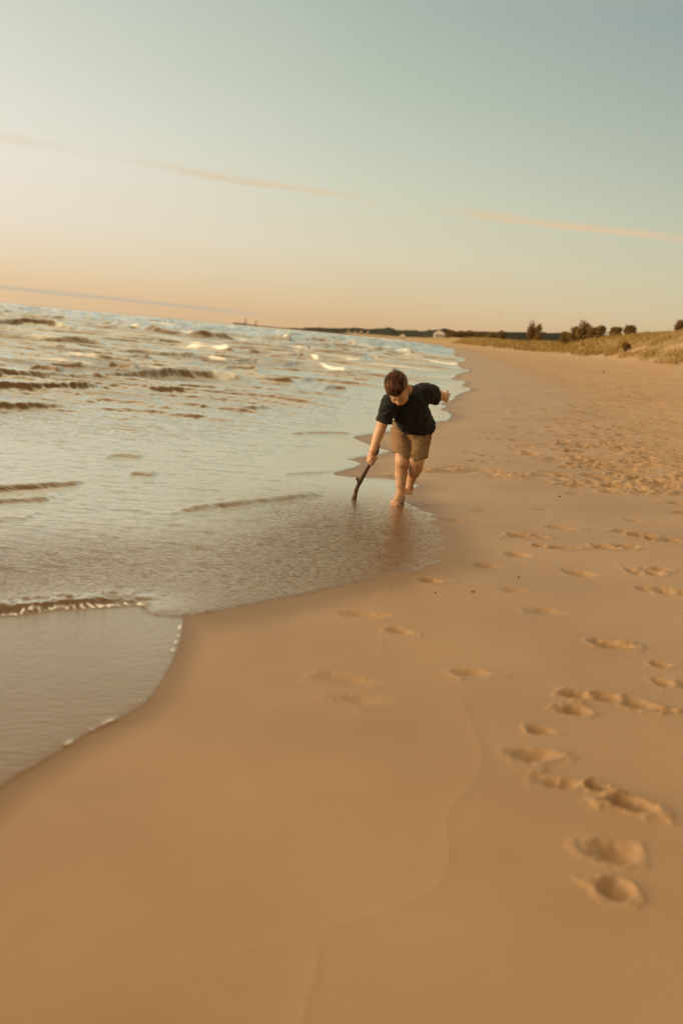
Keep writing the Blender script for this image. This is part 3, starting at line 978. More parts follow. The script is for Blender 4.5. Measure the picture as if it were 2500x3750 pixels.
# head
B.ell(hd(0, .012, .040), np.array([.074, .094, .086]) * HS, HM, .02)
B.ell(hd(0, -.028, -.022), np.array([.060, .066, .074]) * HS, HM, .03)
B.ell(hd(0, -.050, -.078), np.array([.036, .034, .030]) * HS, HM, .03)
for sx_ in (-1, 1):
    B.ell(hd(.034 * sx_, -.058, -.040), np.array([.026, .026, .026]) * HS, HM, .025)     # cheek
    B.cap(hd(.014 * sx_, -.090, .022), hd(.044 * sx_, -.076, .020), .007 * HS, .006 * HS, .014)  # brow
    B.ell(hd(.031 * sx_, -.094, .001), np.array([.013, .010, .009]) * HS, HM, .012, True)  # eye hollow
    B.ell(hd(.031 * sx_, -.079, .001), np.array([.0125, .0125, .0125]) * HS, HM, .004)     # lidded eye
    B.ell(hd(.079 * sx_, .010, -.008), np.array([.010, .021, .031]) * HS, HM @ rotz(R(-18 * sx_)) @ rotx(R(-10)), .008)   # ear
    B.ell(hd(.090 * sx_, .004, -.004), np.array([.006, .011, .017]) * HS, HM @ rotz(R(-18 * sx_)), .006, True)
B.cap(hd(0, -.088, .006), hd(0, -.107, -.026), .0075 * HS, .0115 * HS, .012)
for sx_ in (-1, 1):
    B.ell(hd(.010 * sx_, -.098, -.030), np.array([.008, .009, .007]) * HS, HM, .006)
B.cap(hd(-.018, -.084, -.052), hd(.018, -.084, -.052), .0065 * HS, .0065 * HS, .008)
B.cap(hd(-.016, -.083, -.063), hd(.016, -.083, -.063), .007 * HS, .007 * HS, .008)
B.cap(hd(-.018, -.094, -.0575), hd(.018, -.094, -.0575), .0025, .0025, .004, True)
# right arm (picture left) reaching down to the stick
el_r, wr_r = J(565, 880, -.245), J(474, 1140, -.262)
B.chain([sh_r, J(622, 700, -.266), J(592, 800, -.254), el_r, J(530, 970, -.248), J(500, 1060, -.254), wr_r], [.050, .049, .0455, .0425, .041, .034, .0265], .015)
# left arm (picture right) swung back
el_l, wr_l = J(1286, 440, .03), J(1378, 458, .165)
B.chain([sh_l, J(1220, 412, -.05), el_l, J(1335, 452, .10), wr_l], [.05, .048, .044, .042, .029], .015)
# legs
hr, hl = J(845, 900, .10), J(1075, 915, .09)
kn_r, an_r = J(842, 1275, -.045), J(822, 1700, .045)
kn_l, an_l = J(1030, 1275, -.09), J(958, 1500, .205)
B.cap(hr, hl, .075, .075, .03)
B.chain([hr, J(845, 1060, .035), J(844, 1180, -.015), kn_r, J(838, 1360, .0), J(832, 1450, .022), J(827, 1570, .035), an_r], [.060, .056, .058, .0575, .0535, .0505, .0415, .0325], .015, .012)
B.ell(kn_r + np.array([0, -.022, -.002]), (.034, .036, .042), None, .03)
B.ell(J(833, 1420, .045), (.040, .040, .085), None, .03)
B.chain([hl, J(1068, 1060, .01), J(1052, 1170, -.045), kn_l, J(1018, 1370, .05), J(990, 1435, .13), an_l], [.060, .054, .055, .0605, .057, .050, .036], .012, .012)
B.ell(kn_l + np.array([0, -.022, -.002]), (.036, .036, .042), None, .03)
# planted foot, toes towards the camera and picture left
gz = G0[2]
heel = np.array([an_r[0] + .012, an_r[1] + .035, gz + .030])
ball = J(752, 1818, -.06)
ball[2] = gz + .020
B.chain([an_r, heel], [.034, .032], .02)
B.chain([an_r + np.array([-.01, -.02, -.015]), (an_r + ball) / 2 + np.array([0, 0, -.004]), ball], [.034, .031, .021], .025)
B.chain([heel, ball], [.027, .024], .02)
fd = ball - heel
fd[2] = 0
fd /= np.linalg.norm(fd)
fs_ = np.array([-fd[1], fd[0], 0])
B.chain([ball - fs_ * .022, ball + fs_ * .022], [.017, .018], .02)
for i, (o, L, r_) in enumerate(((-.030, .030, .0085), (-.015, .038, .0088), (-.001, .043, .0092), (.014, .046, .0095), (.031, .046, .0125))):
    a = ball + fs_ * o + fd * .012
    a[2] = gz + .014
    B.cap(a, a + fd * L + np.array([0, 0, -.004]), r_ * 1.1, r_, .008)
# lifted foot hanging behind, toes down
heel2, ball2 = J(978, 1490, .285), J(932, 1632, .215)
B.chain([an_l, heel2], [.036, .031], .02)
B.chain([an_l, (an_l + ball2) / 2 + np.array([0, -.006, 0]), ball2], [.036, .033, .026], .025)
B.chain([heel2, ball2], [.028, .026], .02)
fd2 = ball2 - heel2
fd2 /= np.linalg.norm(fd2)
sd2 = np.cross(fd2, [0, 1, 0])
sd2 /= np.linalg.norm(sd2)
B.chain([ball2 - sd2 * .022, ball2 + sd2 * .022], [.019, .018], .02)
for i, (o, L, r_) in enumerate(((-.031, .040, .0125), (-.014, .040, .0095), (0, .037, .009), (.014, .032, .009), (.029, .026, .0085))):
    a = ball2 + sd2 * o + fd2 * .014 + np.array([0, -.006, 0])
    B.cap(a, a + fd2 * L + np.array([0, -.008, 0]), r_ * 1.1, r_, .007)
# hand closed round the stick
st_pts = [J(548, 1078, -.205), J(520, 1150, -.218), J(485, 1225, -.225), J(440, 1300, -.215), J(368, 1430, -.16), J(304, 1545, -.10), J(262, 1640, -.055), J(244, 1715, -.02), J(214, 1792, .0)]
hcn = J(462, 1252, -.220)
ax = st_pts[3] - st_pts[2]
ax /= np.linalg.norm(ax)
e1 = np.array([-.86, -.5, 0.05])
e1 -= ax * (e1 @ ax)
e1 /= np.linalg.norm(e1)
e2 = np.cross(ax, e1)                         # points away from the camera or towards it
if e2[1] > 0:
    e2 = -e2
HMx = np.stack([e1, e2, ax], 1)
pc = hcn + e1 * .026
B.ell(pc - ax * .006, (.017, .034, .045), HMx, .012)
B.chain([wr_r, pc - ax * .03], [.0265, .026], .02)
for i in range(4):
    s_ = -.030 + .021 * i
    pts = []
    for a_, rr_ in ((25, .031), (75, .030), (125, .028), (180, .0265), (235, .0255)):
        pts.append(hcn + ax * (s_ + .010 * (a_ / 180)) + (e1 * math.cos(R(a_)) + e2 * math.sin(R(a_))) * rr_)
    B.chain(pts, [.0105, .0102, .0098, .0092, .0085], .004)
tp = [pc - ax * .030 - e2 * .022, hcn - ax * .012 - e2 * .030 - e1 * .002, hcn + ax * .012 - e2 * .024 - e1 * .020, hcn + ax * .022 - e1 * .030 - e2 * .004]
B.chain(tp, [.013, .012, .0105, .009], .006)
# loose fist of the other hand
fc = J(1405, 468, .205)
w2 = fc - wr_l
w2 /= np.linalg.norm(w2)
u2 = np.array([0.25, .1, 1.0])
u2 -= w2 * (u2 @ w2)
u2 /= np.linalg.norm(u2)
v2 = np.cross(w2, u2)
FM = np.stack([w2, u2, v2], 1)
B.ell(fc, (.036, .036, .019), FM, .015)
B.chain([wr_l, fc - w2 * .02], [.029, .026], .02)
for i in range(4):
    o = .030 - .020 * i
    k0 = fc + w2 * .034 + u2 * o
    B.chain([fc + u2 * o * .9 + v2 * .004, k0, k0 + v2 * -.026 + w2 * .006, k0 + v2 * -.034 - w2 * .020, k0 + v2 * -.022 - w2 * .034], [.011, .0115, .0105, .0095, .0085], .004)
B.chain([fc + u2 * .026 - w2 * .022, fc + u2 * .046 + v2 * -.012, fc + u2 * .052 + w2 * .026 + v2 * -.018], [.0125, .0115, .0095], .007)
V, Fq = B.mesh()
V = relax(V, Fq, 1, .3)
m_skin, t, pb = material('skin')
pos = t.new('ShaderNodeNewGeometry').outputs['Position']
sk = t.mix(t.mr(t.noise(pos, 14.0, 4, .6), .35, .7), (.50, .275, .150), (.56, .33, .19))
sk = t.mix(t.mr(t.attr('flush'), 0, 1), sk, (.54, .22, .12))
t.put(pb.inputs['Base Color'], sk)
pb.inputs['Roughness'].default_value = .52
pb.inputs['Subsurface Weight'].default_value = .12
pb.inputs['Subsurface Radius'].default_value = (.02, .007, .004)
pb.inputs['Subsurface Scale'].default_value = .5
t.put(pb.inputs['Normal'], t.bump(t.noise(pos, 160.0, 3, .6), .12, .002))
fl = np.zeros(len(V))
for p_, rr_ in ((hd(.045, -.075, -.035), .028), (hd(-.045, -.075, -.035), .028), (hd(0, -.115, -.026), .014), (hd(0, -.09, -.058), .018), (hd(.085, .01, -.01), .03), (kn_r + [0, -.04, 0], .03), (kn_l + [0, -.04, 0], .035), (ball2 + fd2 * .05, .03), (ball + fd * .05, .03), (hcn, .03), (fc, .04)):
    fl = np.maximum(fl, .5 * np.exp(-((V - p_) ** 2).sum(1) / rr_ ** 2))
mesh_obj('body', V, Fq, m_skin, person, attrs={'flush': fl})

# ------------------------------------------------------------------ t-shirt
def wr3(x, y, z, f, seed):
    return perlin(x * f + y * f * .6 + seed, z * f - y * f * .5 + seed * 1.7)
T = SDF(np.minimum.reduce([J(520, 980, -.48), J(520, 250, -.48)]), np.maximum.reduce([J(1330, 240, .22), J(1330, 980, .30)]), .0045)
T.ell(J(905, 545, -.16), (.150, .115, .135), rotx(R(38)), .04)
T.ell(J(985, 730, -.015), (.148, .115, .15), rotx(R(28)), .05)
T.cap(J(905, 820, .045), J(1120, 830, .055), .112, .098, .05)
T.cap(J(700, 545, -.265), neck + np.array([0, .02, -.02]), .062, .060, .05)
T.cap(J(1110, 410, -.13), neck + np.array([0, .02, -.02]), .064, .060, .05)
T.chain([J(690, 545, -.27), J(645, 660, -.268), J(608, 800, -.262)], [.070, .066, .064], .045)
T.chain([J(1120, 405, -.13), J(1200, 408, -.075), J(1262, 425, -.005)], [.070, .070, .064], .045)
T.chain([J(1150, 450, -.11), J(1225, 470, -.045), J(1262, 490, -.005)], [.055, .052, .050], .03)
# front cloth hanging away from the belly
T.chain([J(850, 690, -.17), J(905, 830, -.06)], [.075, .07], .05)
T.chain([J(1040, 640, -.13), J(1060, 850, -.02)], [.085, .075], .05)
# wrinkles: diagonal drag lines towards the shoulders plus loose folds
def wr_fn(x, y, z):
    a = np.abs(perlin(x * 9 + z * 16 + y * 4, x * 2.0 - z * 3 + y * 9))
    b_ = np.abs(perlin(x * 19 - z * 8 + 40, z * 17 + y * 12 + x * 5))
    return .016 * (a - .3) + .008 * (b_ - .3)
T.warp(wr_fn)
# openings: neck, sleeves, hem
ncv = hd(0, .03, -.05) - neck
ncv /= np.linalg.norm(ncv)
T.cap(neck + ncv * .01, neck + ncv * .16, .058, .07, .012, True)
for a_, b_, r_, tilt, q_ in ((J(645, 660, -.268), J(605, 815, -.262), .056, np.array([.0, 0, 0]), .86), (J(1200, 408, -.075), J(1300, 440, .05), .054, np.array([0, 0, .35]), .52)):
    d_ = (b_ - a_) / np.linalg.norm(b_ - a_)
    cut = a_ + (b_ - a_) * q_
    T.plane_cut(cut, d_ + tilt, cut - .12, cut + .12)
    T.cap(cut - d_ * .05, cut + d_ * .1, r_ - .012, r_ + .002, .006, True)
lo, hi = J(560, 1050, -.6), J(1400, 700, .5)
hem_p = J(1000, 925, -.03)
T.plane_cut(hem_p, np.array([-.17, .38, -1.0]), np.minimum(lo, hi), np.maximum(J(560, 680, .5), J(1400, 640, .5)))
T.plane_cut(J(800, 872, -.05), np.array([-.85, .35, -1.0]), np.minimum(J(640, 1100, -.5), J(640, 720, -.5)), np.maximum(J(930, 760, .4), J(930, 1050, .4)), .02)
V, Fq = T.mesh()
V = relax(V, Fq, 2, .4)
m_shirt, t, pb = material('black_cotton')
pos = t.new('ShaderNodeNewGeometry').outputs['Position']
t.put(pb.inputs['Base Color'], t.mix(t.mr(t.noise(pos, 24.0, 4, .6), .35, .7), (.008, .008, .0092), (.015, .0145, .016)))
pb.inputs['Roughness'].default_value = .85
pb.inputs['Specular IOR Level'].default_value = .25
pb.inputs['Sheen Weight'].default_value = .05
pb.inputs['Sheen Roughness'].default_value = .5
t.put(pb.inputs['Normal'], t.bump(t.m('ADD', t.noise(pos, 420.0, 2, .6), t.m('MULTIPLY', t.noise(t.mapping(pos, (1, 1.6, .7)), 26.0, 4, .6), 2.2)), .35, .004))
mesh_obj('t_shirt', V, Fq, m_shirt, person)

# ------------------------------------------------------------------ shorts
S = SDF(np.minimum.reduce([J(640, 1500, -.28), J(640, 740, -.28)]), np.maximum.reduce([J(1290, 700, .32), J(1290, 1420, .32)]), .0045)
S.cap(J(846, 850, .10), J(1070, 870, .10), .094, .093, .03)
S.chain([J(842, 900, .09), J(842, 1040, .035), J(850, 1300, -.07)], [.093, .087, .081], .012)
S.chain([J(1082, 920, .08), J(1066, 1060, .015), J(1034, 1340, -.115)], [.093, .086, .078], .012)
S.cap(J(975, 930, .02), J(985, 990, .0), .05, .04, .03)
def sh_fn(x, y, z):
    a = np.abs(perlin(x * 6 + z * 24 + y * 3, x * 9 - z * 2 + y * 8 + 11))
    up_ = sst(z, J(950, 1120, 0)[2], J(950, 900, 0)[2])
    b_ = np.abs(perlin(x * 13 + z * 7 + 3, z * 11 + y * 12))
    return .013 * (a - .3) * (.35 + up_) + .004 * (b_ - .3)
S.warp(sh_fn)
for k_, p_, n_, r_, lo_, hi_ in ((0, J(862, 1226, -.05), np.array([-.36, -.22, -1.0]), .070, J(640, 1600, -.4), J(955, 1010, .4)), (1, J(1035, 1282, -.095), np.array([.40, -.22, -1.0]), .066, J(957, 1600, -.4), J(1280, 1010, .4))):
    S.plane_cut(p_, n_, np.minimum(lo_, hi_), np.maximum(lo_, hi_))
    ax_ = np.array([0, -.3, -1.0]) / 1.044
    S.cap(p_ - ax_ * .004, p_ + ax_ * .09, r_ - .014, r_ + .004, .008, True)
# crease between the legs
for q_ in np.linspace(-.20, .14, 12):
    S.cap(J(972, 1030, q_), J(950, 1330, q_), .001, .011, .010, True)
V, Fq = S.mesh()
V = relax(V, Fq, 2, .4)
m_shorts, t, pb = material('tan_cotton')
pos = t.new('ShaderNodeNewGeometry').outputs['Position']
t.put(pb.inputs['Base Color'], t.mix(t.mr(t.noise(pos, 30.0, 4, .6), .3, .7), (.195, .110, .048), (.245, .145, .066)))
pb.inputs['Roughness'].default_value = .85
pb.inputs['Specular IOR Level'].default_value = .25
t.put(pb.inputs['Normal'], t.bump(t.m('ADD', t.noise(pos, 500.0, 2, .6), t.m('MULTIPLY', t.noise(pos, 34.0, 4, .6), 1.5)), .3, .004))
mesh_obj('shorts', V, Fq, m_shorts, person)

# ------------------------------------------------------------------ hair: a close cap plus swept strands
K = SDF(HC - .2, HC + .2, .0038)
K.ell(hd(0, .018, .048), np.array([.0775, .096, .087]) * HS, HM, .01)
K.ell(hd(-.004, -.028, .084), np.array([.058, .064, .052]) * HS, HM, .03)
# shave it away from face, ears and nape
K.plane_cut(hd(0, -.066, .052), HM @ np.array([0, -.70, -.72]), HC - .2, HC + .2, .012)
K.plane_cut(hd(0, .02, -.035), HM @ np.array([0, -.10, -1.0]), HC - .2, HC + .2, .01)
for sx_ in (-1, 1):
    K.ell(hd(.088 * sx_, -.045, -.01), np.array([.03, .055, .05]) * HS, HM, .012, True)
    K.ell(hd(.088 * sx_, .010, -.012), np.array([.02, .026, .038]) * HS, HM, .01, True)
V, Fq = K.mesh()
V = relax(V, Fq, 1, .4)
loc = (V - HC) @ HM / HS
side = sst(np.abs(loc[:, 0]), .056, .070) * (1 - sst(loc[:, 2], .055, .09)) * sst(loc[:, 1], -.075, -.05)
ns = 2900
th = rng.uniform(-1, 1, ns)
ph = np.clip(rng.uniform(-.02, 1.02, ns) ** 1.0, 0, 1)
ph = np.nan_to_num(ph)
SP = np.zeros((ns, 9, 3))
for j in range(9):
    q = j / 8
    lat = th * 1.08 * (1 - .10 * q) - .30 * q * q * (.4 + ph)       # across the head, sweeping to one side
    fore = 118 - 110 * (ph * .66 + .40 * q)                          # degrees from the face: 115 = back of the crown
    fa = np.radians(np.clip(fore, -2, 130))
    lx = np.sin(lat)
    cz = np.cos(lat)
    x_ = .082 * lx
    y_ = .018 - .106 * cz * np.cos(fa)
    z_ = .050 + .092 * cz * np.sin(fa) * 1.0
    lift = 1 + .05 + .16 * np.sin(q * 2.6) * (.35 + .65 * (1 - ph)) * rng.uniform(.3, 1, ns) * .7
    Pl = np.stack([x_ * lift, .018 + (y_ - .018) * lift, .05 + (z_ - .05) * lift], 1)
    Pl += (q ** 1.5)[..., None] if False else 0
    SP[:, j] = HC + (Pl * HS) @ HM.T
wv = rng.normal(0, .0035, (ns, 3))
SP += wv[:, None] * (np.linspace(0, 1, 9) ** 1.3)[None, :, None]
keep = (th > -.95) & (th < .90)
SP = SP[keep]
def cap_f(P_):
    ii = np.clip(np.round((P_ - K.lo) / K.st).astype(int), 1, K.n - 2)
    return K.f[tuple(ii.T)]
P1 = SP.reshape(-1, 3)
tgt = np.repeat(rng.uniform(.0005, .0075, len(SP)), 9) * (.4 + .6 * np.sin(np.tile(np.linspace(.15, 2.9, 9), len(SP))))
for _ in range(10):
    ii = np.clip(np.round((P1 - K.lo) / K.st).astype(int), 1, K.n - 2)
    g_ = np.stack([K.f[tuple((ii + e_).T)] - K.f[tuple((ii - e_).T)] for e_ in np.eye(3, dtype=int)], 1)
    g_ /= np.linalg.norm(g_, axis=1, keepdims=True) + 1e-9
    P1 = P1 + g_ * np.clip(tgt - cap_f(P1), -.0004, .006)[:, None] * .6
SP = P1.reshape(SP.shape)
fl_ = (P1.reshape(SP.shape)[:, -1] - HC) @ HM / HS
fr_m = (fl_[:, 1] < -.070)[:, None] * rng.uniform(0, 1, (len(SP), 1))
SP[:, 7] += (fr_m * np.array([[-.006, -.003, .001]])) @ HM.T
SP[:, 8] += (fr_m * np.array([[-.016, -.006, -.001]])) @ HM.T
SP[:, 1:-1] = SP[:, 1:-1] * .5 + (SP[:, :-2] + SP[:, 2:]) * .25
# a few stray tufts standing up at the crown
tu = []
for i in range(60):
    r0 = hd(random.uniform(-.035, .02), random.uniform(.06, .10), random.uniform(.085, .115))
    dv = HM @ np.array([random.gauss(.05, .35), .55 + random.gauss(0, .25), .75])
    dv /= np.linalg.norm(dv)
    L_ = random.uniform(.02, .055)
    bend = np.array([random.gauss(.3, .5), 0, -.2]) * L_ * .5
    tu.append([r0 + dv * L_ * q - HM @ np.array([0, 0, .01]) + bend * q * q for q in np.linspace(0, 1, 9)])
SP = np.concatenate([SP, np.array(tu)])
rd = np.linspace(1, .25, 9)[None] * rng.uniform(.0010, .0024, (len(SP), 1))
HV, HF = tubes(SP, rd, 3)
hq = (SP[:, 4] - HC) @ HM / HS
tone = np.repeat(np.clip(.5 + 1.5 * fbm(hq[:, 0] * 55, hq[:, 1] * 14, 3) + rng.normal(0, .18, len(SP)), 0, 1), 9 * 3)
m_hair, t, pb = material('auburn_hair')
pos = t.new('ShaderNodeNewGeometry').outputs['Position']
hc_ = t.ramp(t.attr('tone'), [(0, (.024, .008, .003)), (.5, (.115, .036, .0105)), (1, (.26, .098, .030))])
hc_ = t.mix(t.attr('short'), hc_, (.15, .075, .036))
t.put(pb.inputs['Base Color'], hc_)
pb.inputs['Roughness'].default_value = .48
pb.inputs['Specular IOR Level'].default_value = .45
t.put(pb.inputs['Normal'], t.bump(t.noise(t.mapping(pos, (1.0, 1, .3)), 260.0, 3, .6), .5, .003))
allV = np.vstack([V, HV])
mesh_obj('hair', allV, np.vstack([Fq, HF + len(V)]), m_hair, person, attrs={
    'tone': np.concatenate([.35 + .25 * fbm(loc[:, 0] * 60, loc[:, 1] * 12, 3), tone]), 'short': np.concatenate([side * .7, np.zeros(len(HV))])})
# lashes and brows
m_dark, t, pb = material('dark_brown_hair')
t.put(pb.inputs['Base Color'], t.mix(t.noise(None, 30.0), (.02, .009, .005), (.05, .022, .01)))
pb.inputs['Roughness'].default_value = .7
for sx_ in (-1, 1):
    P_ = np.array([[hd((.018 + .026 * q) * sx_, -.0915 + .012 * q * q, -.0045 - .003 * math.sin(q * 3.1)) for q in np.linspace(0, 1, 8)]])
    v_, f_ = tubes(P_, np.array([[.001, .002, .0024, .0026, .0026, .0024, .002, .001]]), 5)
    mesh_obj('eyelash', v_, f_, m_dark, person)
    P_ = np.array([[hd((.012 + .036 * q) * sx_, -.0985 + .017 * q * q, .024 + .006 * math.sin(q * 2.6)) for q in np.linspace(0, 1, 8)]])
    v_, f_ = tubes(P_, np.array([[.0008, .0012, .0015, .0016, .0015, .0012, .0009, .0005]]), 5)
    mesh_obj('eyebrow', v_, f_, m_skin if False else m_dark, person)

# ------------------------------------------------------------------ the stick
Q = SDF(np.minimum.reduce(st_pts) - .06, np.maximum.reduce(st_pts) + .06, .003)
rad = [.0125, .0150, .0145, .0150, .0165, .0180, .0165, .0150, .0150]
Q.chain(st_pts, rad, .012)
Q.chain([J(306, 1540, -.10), J(284, 1528, -.105), J(272, 1512, -.11)], [.016, .014, .0135], .012)
Q.ell(J(268, 1508, -.11), (.012, .012, .011), None, .006)
Q.ell(J(335, 1478, -.125), (.012, .02, .016), None, .012)
Q.ell(J(236, 1745, -.01), (.019, .018, .018), None, .012)
Q.ell(J(520, 1165, -.216), (.017, .016, .024), None, .01)
Q.plane_cut(st_pts[0], st_pts[0] - st_pts[1], st_pts[0] - .06, st_pts[0] + .06)
sdv = st_pts[-1] - st_pts[2]
sdv /= np.linalg.norm(sdv)
def bark(x, y, z):
    al = x * sdv[0] + y * sdv[1] + z * sdv[2]
    return .0036 * perlin(al * 9, (x - al * sdv[0]) * 130 + (y - al * sdv[1]) * 70) + .002 * perlin(x * 70 + 5, z * 60 + y * 80)
Q.warp(bark)
V, Fq = Q.mesh()
m_wood, t, pb = material('wet_driftwood')
tc = t.new('ShaderNodeNewGeometry').outputs['Position']
wn = t.noise(t.mapping(tc, (1, 1, .35)), 60.0, 5, .65, .6)
t.put(pb.inputs['Base Color'], t.ramp(wn, [(.3, (.014, .008, .005)), (.5, (.055, .026, .012)), (.66, (.165, .085, .036))]))
pb.inputs['Roughness'].default_value = .5
t.put(pb.inputs['Normal'], t.bump(wn, .6, .006))
stick = mesh_obj('driftwood_stick', V, Fq, m_wood, origin=st_pts[-1])
tag(stick, 'crooked dark driftwood stick with a snapped side branch, held in the boy\'s hand', 'stick')

# droplets and foam bubbles kicked up round the foot
def blobs(P_, r_):
    oct_ = np.array([[1, 0, 0], [-1, 0, 0], [0, 1, 0], [0, -1, 0], [0, 0, 1], [0, 0, -1]], float)
    of = np.array([[0, 2, 4], [2, 1, 4], [1, 3, 4], [3, 0, 4], [2, 0, 5], [1, 2, 5], [3, 1, 5], [0, 3, 5]])
    n = len(P_)
    Vv = P_[:, None] + oct_[None] * r_[:, None, None]
    return Vv.reshape(-1, 3), (of[None] + 6 * np.arange(n)[:, None, None]).reshape(-1, 3)
Pd, rd_ = [], []
for i in range(150):
    a_ = random.gauss(0, .13), random.gauss(.02, .15)
    hgt = abs(random.gauss(0, .05)) * math.exp(-abs(a_[0]) * 4)
    Pd.append(G0 + np.array([a_[0] - .02, a_[1], .012 + hgt]))
    rd_.append(random.uniform(.0014, .0032))
for i in range(70):
    p = at(random.uniform(1520, 1680), random.uniform(1765, 1850))
    Pd.append(p + np.array([0, 0, .003]))
    rd_.append(random.uniform(.0014, .0028))
v_, f_ = blobs(np.array(Pd), np.array(rd_))
m_drop, t, pb = material('foam_drops')
t.put(pb.inputs['Base Color'], t.mix(t.noise(None, 40.0), (.75, .66, .52), (.85, .78, .66)))
pb.inputs['Roughness'].default_value = .15
tag(mesh_obj('water_spray', v_, f_, m_drop), 'small bright droplets splashed around the boy\'s planted foot', 'spray', kind='stuff')


# ------------------------------------------------------------------ foliage
def leaf_mat(name, c0, c1):
    m, t, pb = material(name)
    pos = t.new('ShaderNodeNewGeometry').outputs['Position']
    c = t.mix(t.attr('tone'), c0, c1)
    c = t.mix(t.mr(t.noise(pos, .9, 4, .6), .4, .65, 0, .5), c, c0)
    t.put(pb.inputs['Base Color'], c)
    pb.inputs['Roughness'].default_value = .7
    pb.inputs['Specular IOR Level'].default_value = .2
    return m


M_SHRUB = leaf_mat('willow_leaves', (.11, .066, .018), (.33, .195, .06))
M_SHRUB2 = leaf_mat('olive_leaves', (.11, .07, .02), (.29, .175, .055))
M_GRASS = leaf_mat('dune_grass_blades', (.25, .165, .048), (.40, .27, .10))
m_bark, t, pb = material('shrub_bark')
t.put(pb.inputs['Base Color'], t.mix(t.noise(None, 9.0, 4, .6), (.035, .021, .010), (.09, .058, .032)))
pb.inputs['Roughness'].default_value = .9


def leaves(cent, rads, n, size):
    """leaf-sized quads filling clumps"""
    k = rng.integers(0, len(cent), n)
    d = rng.normal(0, 1, (n, 3))
    d /= np.linalg.norm(d, axis=1, keepdims=True)
    P_ = np.array(cent)[k] + d * np.array(rads)[k] * (rng.uniform(.15, 1, (n, 1)) ** .45)
    a_ = rng.normal(0, 1, (n, 3))
    a_ /= np.linalg.norm(a_, axis=1, keepdims=True)
    b_ = np.cross(a_, rng.normal(0, 1, (n, 3)))
    b_ /= np.linalg.norm(b_, axis=1, keepdims=True)
    s_ = size * rng.uniform(.5, 1.3, (n, 1))
    Vv = np.stack([P_ - a_ * s_, P_ + b_ * s_ * .5, P_ + a_ * s_, P_ - b_ * s_ * .5], 1).reshape(-1, 3)
    tone = np.repeat(np.clip(rng.uniform(.0, 1, n) * .6 + .4 * rng.uniform(0, 1, len(cent))[k], 0, 1), 4)
    return Vv, np.arange(n * 4).reshape(-1, 4), tone


def shrub(px, top, wpx, Yd, label, mat, group, nm='shrub', dens=1.0, base_px=None, trunk=False):
    r = ray(px, 1200)
    x = r[0] / r[1] * Yd
    z0 = float(sand_h(x, Yd))
    zt = H + (hor(px) - top) * Yd / F
    h = max(zt - z0, .9)
    wd = wpx * (1.0 if trunk else 1.28) * Yd / F / 2
    root = empty(nm, (x, Yd, z0))
    tag(root, label, 'tree' if nm == 'tree' else 'shrub', group)
    lo_ = .35 if trunk else .08
    cent, rads = [], []
    for i in range(int(14 * dens) + 6):
        q = random.random() ** .8
        hz = h * (lo_ + (1 - lo_) * q * .93)
        sp = wd * (.80 - .45 * q ** 2) * math.sqrt(random.random())
        a_ = random.uniform(0, 6.28)
        cent.append((x + sp * math.cos(a_), Yd + sp * math.sin(a_), z0 + hz))
        rr_ = wd * random.uniform(.34, .58)
        rads.append((rr_, rr_, min(rr_ * random.uniform(.8, 1.6), h * .3)))
    cent.append((x, Yd, z0 + h * .93))
    rads.append((wd * .25, wd * .25, h * .1))
    Vv, Fv, tone = leaves(cent, rads, int(3600 * dens), max(.06, wd * .095))
    bad = Vv[:, 2] < z0 - .1
    Vv[bad, 2] = z0
    mesh_obj('crown', Vv, Fv, mat, root, smooth=False, attrs={'tone': tone})
    paths = []
    for c_ in cent[::2]:
        a0 = np.array([x + random.uniform(-.1, .1) * wd, Yd, z0 - .2])
        a1 = np.array(c_)
        mid = (a0 + a1) / 2 + np.array([random.uniform(-.1, .1) * wd, 0, .12 * h])
        paths.append([(1 - q) ** 2 * a0 + 2 * q * (1 - q) * mid + q * q * a1 for q in np.linspace(0, 1, 7)])
    tv, tf = tubes(np.array(paths), np.linspace(1, .25, 7)[None] * np.full((len(paths), 1), .018 * h + .01), 6)
    mesh_obj('trunk', tv, tf, m_bark, root)
    return root


for px, top, wp, Yd, lb, mt, g, nm, tr_ in [
    (1950, 1190, 36, 300, 'taller left half of the lone dark bush pair standing before the wooded ridge', M_SHRUB, None, 'shrub', False),
    (1972, 1194, 30, 296, 'shorter right half of the lone dark bush pair standing before the wooded ridge', M_SHRUB, None, 'shrub', False),
    (2078, 1226, 44, 190, 'low yellowish bush at the left foot of the shrub clump on the dune', M_SHRUB2, 'shrub clump on the dune crest', 'shrub', False),
    (2108, 1201, 38, 186, 'narrow upright bush second from left in the dune shrub clump', M_SHRUB, 'shrub clump on the dune crest', 'shrub', False),
    (2144, 1190, 52, 184, 'tallest bush in the middle of the dune shrub clump', M_SHRUB, 'shrub clump on the dune crest', 'shrub', False),
    (2180, 1204, 44, 182, 'round bush just right of the tallest one in the dune shrub clump', M_SHRUB, 'shrub clump on the dune crest', 'shrub', False),
    (2203, 1204, 34, 180, 'rightmost bush of the dune shrub clump', M_SHRUB, 'shrub clump on the dune crest', 'shrub', False),
    (2256, 1206, 46, 158, 'low round bush, left of the two standing apart on the dune top', M_SHRUB, None, 'shrub', False),
    (2306, 1201, 42, 152, 'bush with bare gaps, right of the two standing apart on the dune top', M_SHRUB, None, 'shrub', False),
    (2490, 1182, 44, 128, 'small lone tree on the highest dune at the right edge', M_SHRUB, None, 'tree', True)]:
    shrub(px, top, wp, Yd, lb, mt, g, nm, 1.0, None, tr_)
